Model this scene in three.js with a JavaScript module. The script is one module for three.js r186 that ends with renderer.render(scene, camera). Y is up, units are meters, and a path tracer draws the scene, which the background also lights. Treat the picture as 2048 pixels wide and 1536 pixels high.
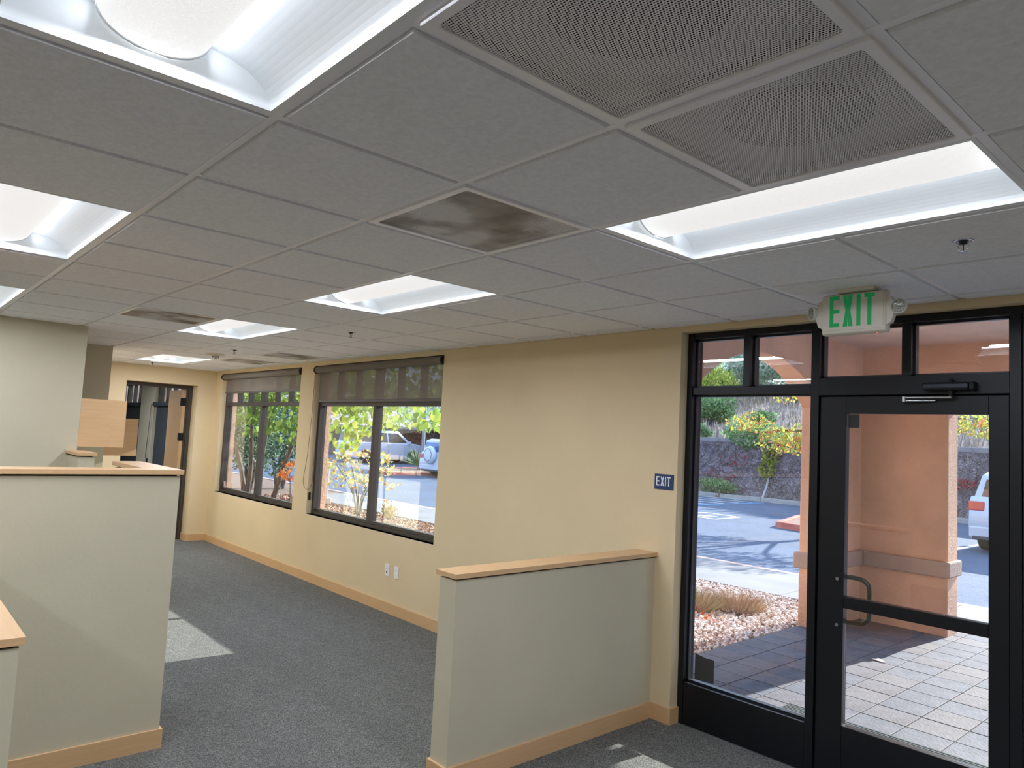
import * as THREE from 'three';
import { mergeGeometries, mergeVertices, toCreasedNormals } from 'three/addons/utils/BufferGeometryUtils.js';
import { RoundedBoxGeometry } from 'three/addons/geometries/RoundedBoxGeometry.js';
import { RectAreaLightUniformsLib } from 'three/addons/lights/RectAreaLightUniformsLib.js';

RectAreaLightUniformsLib.init();
const scene = new THREE.Scene();
const renderer = new THREE.WebGLRenderer();
renderer.toneMapping = THREE.LinearToneMapping;
renderer.toneMappingExposure = 1.16;
renderer.shadowMap.enabled = true;

// ---------- camera (solved from the ceiling grid: 2 ft modules) ----------
const H = 2.508;                                   // ceiling height
const camera = new THREE.PerspectiveCamera(2 * Math.atan(768 / 1446.28) * 180 / Math.PI, 4 / 3, 0.05, 400);
camera.position.set(1.751, 1.726, 0.711);
camera.rotation.order = 'YXZ';
camera.rotation.set(0.0749, 0.8438, 0.0506);
scene.add(camera);

// ---------- sky and sun ----------
scene.background = new THREE.Color().setRGB(1.25, 1.65, 2.4);
const sun = new THREE.DirectionalLight(new THREE.Color().setRGB(1.0, 0.95, 0.88), 13.2);
sun.position.set(-4 + 0.08 * 60, 0.458 * 60, -8 - 60);
sun.target.position.set(-4, 0, -8);
sun.castShadow = true;
sun.shadow.mapSize.set(4096, 4096);
Object.assign(sun.shadow.camera, { left: -45, right: 45, top: 30, bottom: -30, near: 1, far: 160 });
scene.add(sun, sun.target);
const LAMP_RADIANCE = 30, SIDE_RADIANCE = 2.9, LAMP_COLOR = new THREE.Color().setRGB(0.92, 0.98, 1.1);

// ---------- random, noise and textures ----------
let seed = 20240611;
const rnd = () => { seed = (seed + 0x6d2b79f5) | 0; let t = Math.imul(seed ^ (seed >>> 15), 1 | seed); t = (t + Math.imul(t ^ (t >>> 7), 61 | t)) ^ t; return ((t ^ (t >>> 14)) >>> 0) / 4294967296; };
const rr = (a, b) => a + (b - a) * rnd();
function hash2(x, y, s) { let h = Math.imul(x, 374761393) ^ Math.imul(y, 668265263) ^ Math.imul(s, 1442695041); h = Math.imul(h ^ (h >>> 13), 1274126177); return ((h ^ (h >>> 16)) >>> 0) / 4294967296; }
function vnoise(x, y, per, s) {                    // value noise that repeats every per cells
  const ix = Math.floor(x), iy = Math.floor(y), fx = x - ix, fy = y - iy, u = fx * fx * (3 - 2 * fx), v = fy * fy * (3 - 2 * fy);
  const m = (a) => ((a % per) + per) % per, a = hash2(m(ix), m(iy), s), b = hash2(m(ix + 1), m(iy), s), c = hash2(m(ix), m(iy + 1), s), d = hash2(m(ix + 1), m(iy + 1), s);
  return a + (b - a) * u + (c - a) * v + (a - b - c + d) * u * v;
}
function fbm(u, v, base, oct, s) { let t = 0, a = 0.5, n = 0; for (let o = 0; o < oct; o++) { const p = base << o; t += a * vnoise(u * p, v * p, p, s + o); n += a; a *= 0.55; } return t / n; }
const clamp01 = (x) => Math.min(1, Math.max(0, x));
function tex(size, f, srgb, metres = 1) {          // f(u, v) -> [r, g, b] 0..1 or a number
  const d = new Uint8Array(size * size * 4);
  for (let y = 0; y < size; y++) for (let x = 0; x < size; x++) {
    const c = f((x + 0.5) / size, (y + 0.5) / size), o = (y * size + x) * 4;
    if (typeof c === 'number') d[o] = d[o + 1] = d[o + 2] = clamp01(c) * 255; else for (let k = 0; k < 3; k++) d[o + k] = clamp01(c[k]) * 255;
    d[o + 3] = 255;
  }
  const t = new THREE.DataTexture(d, size, size);
  t.wrapS = t.wrapT = THREE.RepeatWrapping; t.magFilter = THREE.LinearFilter; t.minFilter = THREE.LinearMipmapLinearFilter; t.generateMipmaps = true;
  if (srgb) t.colorSpace = THREE.SRGBColorSpace;
  t.repeat.set(1 / metres, 1 / metres); t.needsUpdate = true;
  return t;
}
const hex = (h) => [((h >> 16) & 255) / 255, ((h >> 8) & 255) / 255, (h & 255) / 255];
const mixc = (a, b, t) => a.map((x, i) => x + (b[i] - x) * t);
const mul = (c, k) => c.map((x) => x * k);
const std = (o) => new THREE.MeshStandardMaterial(o);
const phys = (o) => new THREE.MeshPhysicalMaterial(o);

const peel = tex(256, (u, v) => fbm(u, v, 32, 3, 5), false, 0.35);
function paint(h, rough = 0.75) {
  const c = hex(h);
  return std({ map: tex(256, (u, v) => mul(c, 0.975 + 0.05 * fbm(u, v, 4, 5, h & 255)), true, 1.7), roughness: rough, bumpMap: peel, bumpScale: 0.0003 });
}
const M = {};
M.cream = paint(0xdfcaa4);
M.sage = paint(0xc6bea5);

M.maple = (() => {
  const a = hex(0xdcb68a), b = hex(0xc99f70);
  const f = (u, v) => { const w = fbm(u, v, 2, 3, 11), g = fbm(u * 0.999, v, 4, 2, 13), line = 0.5 + 0.5 * Math.sin((v * 46 + w * 9) * 6.283); return 0.12 * line + 0.5 * vnoise(u * 6, v * 120, 480, 17) * (0.5 + 0.5 * g) + 0.3 * w; };
  return std({ map: tex(512, (u, v) => mixc(a, b, clamp01(f(u, v) * 0.85)), true, 0.9), roughness: 0.42, bumpMap: tex(256, f, false, 0.9), bumpScale: 0.0002 });
})();

M.carpet = (() => {
  const c1 = hex(0x838582), c2 = hex(0x636461), c3 = hex(0xa3a39d);
  const loop = (u, v) => { const N = 128, row = Math.floor(v * N), x = u * N + (row % 2) * 0.5, fx = x - Math.floor(x) - 0.5, fy = v * N - row - 0.5; return clamp01(1 - 2.1 * Math.hypot(fx, fy * 1.1)); };
  const id = (u, v) => { const N = 128, row = Math.floor(v * N); return hash2(Math.floor(u * N + (row % 2) * 0.5) % N, row, 3); };
  return std({ map: tex(1024, (u, v) => { const i = id(u, v), base = i < 0.34 ? c2 : i > 0.8 ? c3 : c1; return mul(base, (0.84 + 0.16 * loop(u, v)) * (0.94 + 0.12 * fbm(u, v, 4, 4, 9))); }, true, 0.62), roughness: 1, bumpMap: tex(1024, (u, v) => loop(u, v) * (0.7 + 0.3 * id(u, v)), false, 0.62), bumpScale: 0.003 });
})();
M.tile = std({ map: tex(256, (u, v) => mul(hex(0xf0f2f7), 0.95 + 0.07 * fbm(u, v, 32, 3, 21)), true, 0.4), roughness: 0.95, bumpMap: tex(256, (u, v) => fbm(u, v, 64, 2, 22), false, 0.4), bumpScale: 0.0012 });
M.tee = std({ color: 0xf4f3f8, roughness: 0.28 });
M.whiteMetal = std({ color: 0xeef1f4, roughness: 0.45 });
M.reflector = std({ color: 0xf6fafc, roughness: 0.35 });
M.basket = std({ color: 0xa8a8a8, roughness: 0.6, emissive: new THREE.Color().setRGB(1, 0.985, 0.97), emissiveIntensity: 0.66, bumpMap: tex(256, (u, v) => 0.5 + 0.5 * Math.sin(u * 6.2832 * 32) * Math.sin(v * 6.2832 * 32), false, 0.1), bumpScale: 0.001 });
const holes = (() => {                             // staggered round perforations, 1/4 inch apart
  const t = tex(256, (u, v) => { const N = 8, row = Math.floor(v * N), x = u * N + (row % 2) * 0.5, d = Math.hypot(x - Math.floor(x) - 0.5, v * N - row - 0.5); return clamp01((d - 0.28) * 14); }, false, 0.052);
  return t;
})();
const dust = (s, k, warm) => tex(256, (u, v) => { const a = fbm(u, v, 3, 4, s), b = fbm(u, v, 6, 4, s + 9), m = clamp01((a - 0.42) * 3.2) * (0.5 + b); return mixc(hex(0xf2f1f4), hex(warm), clamp01(m * k)); }, true, 0.61);
const perforated = (s, k, warm = 0x6b6560) => std({ map: dust(s, k, warm), alphaMap: holes, alphaTest: 0.5, roughness: 0.4, side: THREE.DoubleSide });
M.perfClean = perforated(3, 0.12); M.perfDusty = perforated(8, 0.8); M.perfBrown = perforated(15, 0.9, 0x7d6c58);
M.plenum = std({ color: 0x2b2b2e, roughness: 0.9 });
M.galv = std({ color: 0x9fa0a4, roughness: 0.6, metalness: 0.3 });
M.blackAlu = std({ color: 0x15171c, roughness: 0.38, metalness: 0.35 });
M.bronze = std({ color: 0x4a443f, roughness: 0.5, metalness: 0.3 });
M.gasket = std({ color: 0x0b0b0c, roughness: 0.7 });
M.chrome = std({ color: 0xcfd2d6, roughness: 0.16, metalness: 1 });
M.steel = std({ color: 0x9a9da2, roughness: 0.35, metalness: 0.9 });
M.darkSteel = std({ color: 0x3a3d42, roughness: 0.35, metalness: 0.8 });
M.glass = phys({ color: 0xf4f8f8, roughness: 0, transmission: 1, thickness: 0, ior: 1.75 });
M.doorGlass = phys({ color: 0xf4f7f8, roughness: 0, transmission: 1, thickness: 0, ior: 1.7 });
const weave = tex(128, (u, v) => 0.5 + 0.25 * Math.sin(u * 6.2832 * 32) + 0.25 * Math.sin(v * 6.2832 * 32), false, 0.05);
M.shade = std({ color: 0x857b71, roughness: 0.9, transparent: true, opacity: 0.76, side: THREE.DoubleSide, bumpMap: weave, bumpScale: 0.0003 });
M.shadeSolid = std({ color: 0x7d746b, roughness: 0.85, bumpMap: weave, bumpScale: 0.0003 });
M.hem = std({ color: 0x5f5a55, roughness: 0.5 });
M.charcoal = std({ color: 0x3b4147, roughness: 0.85, bumpMap: weave, bumpScale: 0.0003 });
M.signPlastic = std({ color: 0xd6d1c2, roughness: 0.45 });
M.green = std({ color: 0x0f9a4c, roughness: 0.5, emissive: new THREE.Color().setRGB(0.0, 0.05, 0.018), emissiveIntensity: 1 });
M.lens = phys({ color: 0xf2f4f2, roughness: 0.02, transmission: 1, thickness: 0, ior: 1.5 });
M.lensRim = std({ color: 0xd9d7cf, roughness: 0.3 });
M.redLed = std({ color: 0xff3030, roughness: 0.4, emissive: new THREE.Color().setRGB(1.0, 0.12, 0.12), emissiveIntensity: 1 });
M.redGlass = std({ color: 0x8e1520, roughness: 0.15 });
M.navy = std({ color: 0x1d3a66, roughness: 0.5 });
M.whitePaint = std({ color: 0xf0f0ee, roughness: 0.6 });
M.plate = std({ color: 0xefe8ea, roughness: 0.4 });
M.hole = std({ color: 0x1d1a18, roughness: 0.9 });
M.film = std({ color: 0x3b3a3a, roughness: 0.8 });
M.rubber = std({ color: 0x1c1d1f, roughness: 0.85 });
const stuccoBump = tex(512, (u, v) => fbm(u, v, 48, 3, 31) * 0.7 + 0.3 * fbm(u, v, 12, 2, 32), false, 0.6);
const stucco = (h, s) => std({ map: tex(512, (u, v) => mul(hex(h), 0.82 + 0.3 * fbm(u, v, 3, 6, s)), true, 1.9), roughness: 0.95, bumpMap: stuccoBump, bumpScale: 0.006 });
M.stucco = stucco(0xe2b89c, 41); M.stuccoBand = stucco(0xb8a196, 43); M.stuccoPale = stucco(0xdfc6b6, 44);
M.slate = [0, 1, 2, 3].map((k) => std({ map: tex(256, (u, v) => mul(mixc(hex([0x5f5a62, 0x585d6b, 0x645f62, 0x545866][k]), hex(0x787680), clamp01(fbm(u, v, 3, 5, 50 + k) * 1.5 - 0.45)), 0.85 + 0.25 * fbm(u, v, 12, 4, 60 + k)), true, 0.6), roughness: 0.75, bumpMap: stuccoBump, bumpScale: 0.003 }));
M.grout = std({ color: 0x6e6a68, roughness: 0.95 });
M.concrete = std({ map: tex(512, (u, v) => mul(hex(0x8b8a8c), 0.88 + 0.2 * fbm(u, v, 4, 6, 71)), true, 2.3), roughness: 0.9, bumpMap: stuccoBump, bumpScale: 0.002 });
M.curb = std({ map: tex(256, (u, v) => mul(hex(0xa9a7a6), 0.85 + 0.25 * fbm(u, v, 6, 5, 72)), true, 1.1), roughness: 0.9 });
M.redCurb = std({ map: tex(256, (u, v) => mixc(hex(0xc0655a), hex(0xc9a296), clamp01(fbm(u, v, 6, 5, 73) * 2 - 0.9)), true, 1.1), roughness: 0.85 });
M.fadedRed = std({ map: tex(256, (u, v) => mixc(hex(0xd9a893), hex(0xcbbfb8), clamp01(fbm(u, v, 6, 5, 74) * 1.6 - 0.4)), true, 1.1), roughness: 0.85 });
M.asphalt = std({ map: tex(512, (u, v) => mul(hex(0x515f76), 0.7 + 0.35 * fbm(u, v, 96, 2, 81) + 0.25 * fbm(u, v, 3, 4, 82)), true, 3.1), roughness: 0.9, bumpMap: tex(256, (u, v) => fbm(u, v, 64, 2, 83), false, 0.8), bumpScale: 0.006 });
M.lineWhite = std({ color: 0xdcdcda, roughness: 0.8 }); M.lineBlue = std({ color: 0x6fa6d6, roughness: 0.8 });
M.soil = std({ map: tex(256, (u, v) => mixc(hex(0x6d5547), hex(0xa08c80), fbm(u, v, 12, 4, 91)), true, 0.9), roughness: 1 });
M.vineWall = std({ map: tex(512, (u, v) => { const s = fbm(u, v, 8, 3, 101), n = vnoise(u * 90 + s * 14, v * 30 + s * 10, 90, 103), m = vnoise(u * 30 - s * 9, v * 110 + s * 12, 330, 104); return mixc(hex(0x645b62), hex(0xb5acb2), clamp01(0.75 * n * m * 2 + 0.25 * s)); }, true, 1.6), roughness: 1, bumpMap: tex(256, (u, v) => fbm(u, v, 24, 4, 105), false, 1.2), bumpScale: 0.05 });
M.dryGrass = std({ map: tex(512, (u, v) => { const s = fbm(u, v, 6, 4, 111), n = vnoise(u * 120 + s * 6, v * 24, 120, 112); return mul(mixc(hex(0x9c8a80), hex(0xcdbcae), n), 0.7 + 0.5 * s); }, true, 4.3), roughness: 1 });
M.bark = std({ map: tex(256, (u, v) => mixc(hex(0x4d4643), hex(0x8a8078), vnoise(u * 20, v * 8 + 3 * fbm(u, v, 4, 3, 121), 40, 122)), true, 0.5), roughness: 1 });
const leafMat = (o = {}) => phys({ color: 0xffffff, roughness: 0.95, transmission: 0.4, thickness: 0, side: THREE.DoubleSide, ior: 1.3, specularIntensity: 0.3, ...o });
M.leaf = leafMat();
M.dryStem = std({ color: 0xffffff, roughness: 1, side: THREE.DoubleSide });
M.carWhite = phys({ color: 0xcdd6e4, roughness: 0.35, clearcoat: 1, clearcoatRoughness: 0.05 });
M.carSilver = phys({ color: 0xb7c3d2, roughness: 0.35, clearcoat: 1, clearcoatRoughness: 0.05, metalness: 0.2 });
M.carGlass = phys({ color: 0x2b2f36, roughness: 0.06, clearcoat: 1 });
M.blueGlass = phys({ color: 0x5379ad, roughness: 0.08, clearcoat: 1 });
M.tail = phys({ color: 0xb3202e, roughness: 0.2, clearcoat: 1 });
M.headlamp = phys({ color: 0xdfe4ea, roughness: 0.1, clearcoat: 1 });
M.carTrim = std({ color: 0x41464e, roughness: 0.6 });
M.wheel = std({ color: 0xb9bec6, roughness: 0.35, metalness: 0.7 });
M.licence = std({ color: 0xe3e6ea, roughness: 0.5 });
M.pole = std({ color: 0x8d94a0, roughness: 0.5, metalness: 0.4 });

// ---------- geometry helpers ----------
function metricUV(g) {                             // uv in metres, by the way each face points
  g = g.index ? g.toNonIndexed() : g;
  if (!g.attributes.normal) g.computeVertexNormals();
  const p = g.attributes.position, n = g.attributes.normal, uv = new Float32Array(p.count * 2);
  for (let i = 0; i < p.count; i += 3) {
    let ax = 0, ay = 0, az = 0;
    const a = new THREE.Vector3().fromBufferAttribute(p, i), b = new THREE.Vector3().fromBufferAttribute(p, i + 1).sub(a), c = new THREE.Vector3().fromBufferAttribute(p, i + 2).sub(a), f = b.cross(c);
    ax = Math.abs(f.x); ay = Math.abs(f.y); az = Math.abs(f.z);
    for (let k = i; k < i + 3; k++) {
      const x = p.getX(k), y = p.getY(k), z = p.getZ(k);
      if (ax >= ay && ax >= az) { uv[2 * k] = z; uv[2 * k + 1] = y; } else if (ay >= az) { uv[2 * k] = x; uv[2 * k + 1] = z; } else { uv[2 * k] = x; uv[2 * k + 1] = y; }
    }
  }
  g.setAttribute('uv', new THREE.BufferAttribute(uv, 2));
  return g;
}
const bx = (x0, x1, y0, y1, z0, z1) => metricUV(new THREE.BoxGeometry(x1 - x0, y1 - y0, z1 - z0).translate((x0 + x1) / 2, (y0 + y1) / 2, (z0 + z1) / 2));
const rbx = (x0, x1, y0, y1, z0, z1, r = 0.004, s = 2) => metricUV(new RoundedBoxGeometry(x1 - x0, y1 - y0, z1 - z0, s, r).translate((x0 + x1) / 2, (y0 + y1) / 2, (z0 + z1) / 2));
const cyl = (r0, r1, h, n = 24, open = false) => new THREE.CylinderGeometry(r0, r1, h, n, 1, open);
const V = (x, y, z) => new THREE.Vector3(x, y, z);
const tube = (pts, r, seg = 24, n = 8, closed = false) => new THREE.TubeGeometry(new THREE.CatmullRomCurve3(pts, closed, 'catmullrom', 0.1), seg, r, n, closed);
const lathe = (pts, n = 32) => new THREE.LatheGeometry(pts.map((p) => new THREE.Vector2(p[0], p[1])), n);
const merged = (list) => mergeGeometries(list.map((g) => { const h = g.index ? g.toNonIndexed() : g; for (const k of Object.keys(h.attributes)) if (!['position', 'normal', 'uv'].includes(k)) h.deleteAttribute(k); if (!h.attributes.uv) h.setAttribute('uv', new THREE.BufferAttribute(new Float32Array(h.attributes.position.count * 2), 2)); return h; }));
const poly = (pts) => { const s = new THREE.Shape(); pts.forEach((p, i) => (i ? s.lineTo(p[0], p[1]) : s.moveTo(p[0], p[1]))); return s; };
const taken = new Map();
function numbered(n) { const k = taken.get(n) ?? -1; taken.set(n, k + 1); return k < 0 ? n : n + '_' + String(k + 1).padStart(3, '0'); }
function mesh(name, g, m, parent) {
  const o = new THREE.Mesh(Array.isArray(g) ? (g.length > 1 ? merged(g) : g[0]) : g, m);
  o.castShadow = o.receiveShadow = true;
  o.name = parent ? name : numbered(name);
  (parent ?? scene).add(o);
  return o;
}
function thing(name, label, category, pos = [0, 0, 0], turn = 0, group) {
  const o = new THREE.Group(); o.name = numbered(name); scene.add(o); o.position.set(...pos); o.rotation.y = turn;
  o.userData = { label, category }; if (group) o.userData.group = group;
  return o;
}
function tag(o, label, category, group) { Object.assign(o.userData, { label, category }); if (group) o.userData.group = group; return o; }
function structure(name, label, category) { const o = new THREE.Group(); o.name = name; scene.add(o); o.userData = { kind: 'structure', label, category }; return o; }
function struct(name, g, m, label, category) { const o = mesh(name, g, m); o.name = name; o.userData = { kind: 'structure', label, category }; return o; }
function instanced(name, g, m, mats, cols, parent) {
  const o = new THREE.InstancedMesh(g, m, mats.length); o.name = parent ? name : numbered(name);
  mats.forEach((x, i) => { o.setMatrixAt(i, x); if (cols) o.setColorAt(i, cols[i]); });
  o.castShadow = o.receiveShadow = true; o.userData.kind = 'stuff'; (parent ?? scene).add(o); return o;
}
const mat4 = (p, e, s) => new THREE.Matrix4().compose(p, new THREE.Quaternion().setFromEuler(new THREE.Euler(...e)), typeof s === 'number' ? V(s, s, s) : s);
const lin = (h) => new THREE.Color(h);

// ======================= the room =======================
const ZW = -3.186, ZI = -3.29, ZO = -3.42, XB = -9.296, XBB = -9.53, XE = 6.4, ZS = 3.7, XF = -16.2, TOP = 2.95, T = 0.6096;
const bays = [[-15.7, -13.2, 0.74, 2.455], [-12.35, -9.85, 0.74, 2.455], [-9.04, -6.47, 0.74, 2.455], [-6.1, -3.58, 0.74, 2.455], [-1.0, 1.66, 0, 2.465]];
function wallX(x0, x1, y0, y1, z0, z1, openings) {
  const out = []; let x = x0;
  for (const [a, b, c, d] of openings) { out.push(bx(x, a, y0, y1, z0, z1)); if (c > y0) out.push(bx(a, b, y0, c, z0, z1)); out.push(bx(a, b, d, y1, z0, z1)); x = b; }
  out.push(bx(x, x1, y0, y1, z0, z1)); return out;
}
struct('wall_front', wallX(XB, XE, 0, TOP, ZI, ZW, bays.slice(2)), M.cream, 'cream painted wall with two shaded windows and the glass entrance', 'wall');
struct('wall_front_office', wallX(XF, XBB, 0, TOP, ZI, ZW, bays.slice(0, 2)), M.sage, 'sage window wall of the office behind the far doorway', 'wall');
struct('wall_exterior', wallX(XF - 0.3, XE + 0.3, -0.15, 3.4, ZO, ZI, bays), M.stucco, 'orange stucco outside face of the window wall', 'wall');
struct('wall_back', [bx(XBB, XB, 0, TOP, ZW, -2.92), bx(XBB, XB, 2.265, TOP, -2.92, -1.964), bx(XBB, XB, 0, TOP, -1.964, ZS)], M.cream, 'cream end wall with the dark framed doorway', 'wall');
struct('wall_core', bx(-6.967, -5.302, 0, TOP, -0.66, ZS), M.sage, 'nearer full height sage wall beyond the half walls', 'wall');
struct('wall_core_far', bx(XB, -6.967, 0, TOP, -1.235, ZS), M.sage, 'farther full height sage wall behind the higher cabinet', 'wall');
struct('wall_right', bx(XE, XE + 0.2, 0, TOP, ZO, ZS + 0.2), M.cream, 'cream side wall out of view to the right', 'wall');
struct('wall_behind', bx(XF, XE + 0.2, 0, TOP, ZS, ZS + 0.2), M.cream, 'cream wall out of view behind the camera', 'wall');
struct('wall_office_end', bx(XF - 0.2, XF, 0, TOP, ZO, ZS), M.sage, 'end wall of the office behind the far doorway', 'wall');
struct('floor', bx(XF, XE, -0.12, 0, ZI, ZS), M.carpet, 'dark grey green loop pile carpet', 'carpet');
struct('roof', bx(XF - 0.3, XE + 0.3, TOP, 3.2, ZO, ZS + 0.2), M.plenum, 'roof deck above the ceiling', 'roof');
struct('ceiling_office', bx(XF, XBB, H + 0.125, H + 0.15, ZW, ZS), M.tile, 'plain ceiling of the office behind the far doorway', 'ceiling');

// baseboards
const BH = 0.098, BT = 0.014;
struct('baseboard_front', [bx(XB, -1.285, 0, BH, ZW, ZW + BT)], M.maple, 'maple baseboard along the window wall', 'baseboard');
struct('baseboard_entry', [bx(-1.15 + BT, -1.0, 0, BH, ZW, ZW + BT), bx(-1.0, -1.0 + BT, 0, BH, -3.261, ZW + BT)], M.maple, 'short maple baseboard between the half wall and the glass entrance', 'baseboard');
struct('baseboard_back', [bx(XB, XB + BT, 0, BH, ZW + BT, -2.92), bx(XBB + 0.02, XB + BT, 0, BH, -2.92, -2.92 + BT), bx(XB, XB + BT, 0, BH, -1.964, -1.235)], M.maple, 'maple baseboard at the foot of the end wall by the doorway', 'baseboard');
struct('baseboard_core', [bx(-5.302, -5.302 + BT, 0, BH, -0.66 - BT, -0.2), bx(-6.967, -5.302, 0, BH, -0.66 - BT, -0.66), bx(-6.967, -6.967 + BT, 0, BH, -1.235 - BT, -0.66), bx(XB, -6.967, 0, BH, -1.235 - BT, -1.235)], M.maple, 'maple baseboard round the full height sage walls', 'baseboard');

// ceiling: suspended grid with lay-in tiles
const troffers = [
  [0, 2, -1, 0, 'lit ceiling light directly against a round-necked perforated panel, on the side away from the windows'],
  [-4, -2, -1, 0, 'lit ceiling light two tiles beyond the largest ceiling light, same row'],
  [-8, -6, -1, 0, 'lit ceiling light over the tall sage wall, last of its row'],
  [0, 2, 2, 3, 'lit ceiling light between the round-necked perforated panel and the exit sign'],
  [-4, -2, 2, 3, 'lit ceiling light past the small smudged grille, toward the two windows'],
  [-8, -6, 2, 3, 'lit ceiling light next to the brown stained ceiling grille'],
  [4, 6, 2, 3, 'ceiling light out of view along the entrance wall'],
  [4, 6, -1, 0, 'ceiling light out of view beside the camera'],
  [0, 2, -4, -3, 'ceiling light behind the camera, over the open floor'],
  [-4, -2, -4, -3, 'ceiling light behind the camera, over the tall half wall side'],
  [-14, -12, 3, 4, 'small far ceiling light in front of the end wall above the doorway', 1.7],
];
const grilles = [
  [1, 2, 0, 1, M.perfClean, true, 'perforated ceiling panel with round neck, beside the largest ceiling light'],
  [1, 2, 1, 2, M.perfClean, true, 'perforated ceiling panel with round neck, touching the light near the exit sign'],
  [-1, 0, 1, 2, M.perfDusty, false, 'square perforated ceiling grille smudged with grey dust'],
  [-7, -6, 1, 2, M.perfBrown, false, 'perforated ceiling grille stained brown at its edges'],
  [-10, -9, 4, 5, M.perfDusty, false, 'grey ceiling grille above the nearer shaded window'],
  [-12, -11, 4, 5, M.perfBrown, false, 'grey ceiling grille above the farther shaded window'],
];
const ceiling = structure('ceiling', 'suspended ceiling of square white lay-in tiles in a white grid', 'ceiling');
{
  const inCore = (u0, u1, v0, v1) => { const x0 = u0 * T, x1 = u1 * T, z1 = -v0 * T, z0 = -v1 * T; return (x0 >= -6.97 && x1 <= -5.3 && z0 >= -0.66) || (x1 <= -6.96 && z0 >= -1.24); };
  const used = new Set();
  for (const [u0, u1, v0, v1] of [...troffers, ...grilles]) for (let u = u0; u < u1; u++) for (let v = v0; v < v1; v++) used.add(u + ',' + v);
  const cache = new Map();
  const frustum = (w, d) => {                      // lay-in tile whose face hangs a little below the grid
    const key = w.toFixed(3) + d.toFixed(3);
    if (!cache.has(key)) {
      const c = 0.005, h = 0.014, g = new THREE.BoxGeometry(w, h, d), p = g.attributes.position;
      for (let i = 0; i < p.count; i++) if (p.getY(i) < 0) { p.setX(i, p.getX(i) - Math.sign(p.getX(i)) * c); p.setZ(i, p.getZ(i) - Math.sign(p.getZ(i)) * c); }
      const q = g.toNonIndexed(); q.computeVertexNormals(); cache.set(key, metricUV(q));
    }
    return cache.get(key);
  };
  const lip = 0.0135;
  const hidden = [];
  for (let u = -16; u < 11; u++) for (let v = -7; v < 6; v++) {
    if (used.has(u + ',' + v) || inCore(u, u + 1, v, v + 1)) continue;
    const x0 = Math.max(u * T, XB - lip), x1 = Math.min((u + 1) * T, XE + lip), z0 = Math.max(-(v + 1) * T, ZW - lip), z1 = Math.min(-v * T, ZS + lip);
    if (x1 - x0 < 0.06 || z1 - z0 < 0.06) continue;
    if (u > 3 || v < -2) { hidden.push(frustum(x1 - x0 - 2 * lip, z1 - z0 - 2 * lip).clone().translate((x0 + x1) / 2, H + 0.001, (z0 + z1) / 2)); continue; }   // behind or beside the camera
    const t = mesh('ceiling_tile', frustum(x1 - x0 - 2 * lip, z1 - z0 - 2 * lip), M.tile, ceiling);
    t.position.set((x0 + x1) / 2, H + 0.001, (z0 + z1) / 2);
  }
  mesh('ceiling_tile_field', hidden, M.tile, ceiling).userData.kind = 'stuff';
  for (let v = -6; v < 6; v++) if (-v * T > ZW) mesh('main_runner', bx(XB, XE, H, H + 0.02, -v * T - 0.012, -v * T + 0.012), M.tee, ceiling);
  const teeGeo = bx(-0.012, 0.012, 0.0006, 0.02, -T / 2 + 0.012, T / 2 - 0.012);
  for (let u = -15; u < 11; u++) for (let v = -7; v < 6; v++) {
    if (troffers.some(([a, b, c, d]) => u > a && u < b && v >= c && v < d) || inCore(u - 1, u, v, v + 1) && inCore(u, u + 1, v, v + 1)) continue;
    const z0 = Math.max(-(v + 1) * T, ZW), z1 = Math.min(-v * T, ZS); if (z1 - z0 < 0.05) continue;
    const t = mesh('cross_tee', z1 - z0 > T - 0.01 ? teeGeo : bx(-0.012, 0.012, 0.0006, 0.02, -(z1 - z0) / 2 + 0.012, (z1 - z0) / 2 - 0.012), M.tee, ceiling); t.position.set(u * T, H, (z0 + z1) / 2);
  }
  mesh('ceiling_deck', bx(XB, XE, H + 0.2, H + 0.22, ZW, ZS), M.plenum, ceiling);
}

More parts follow.
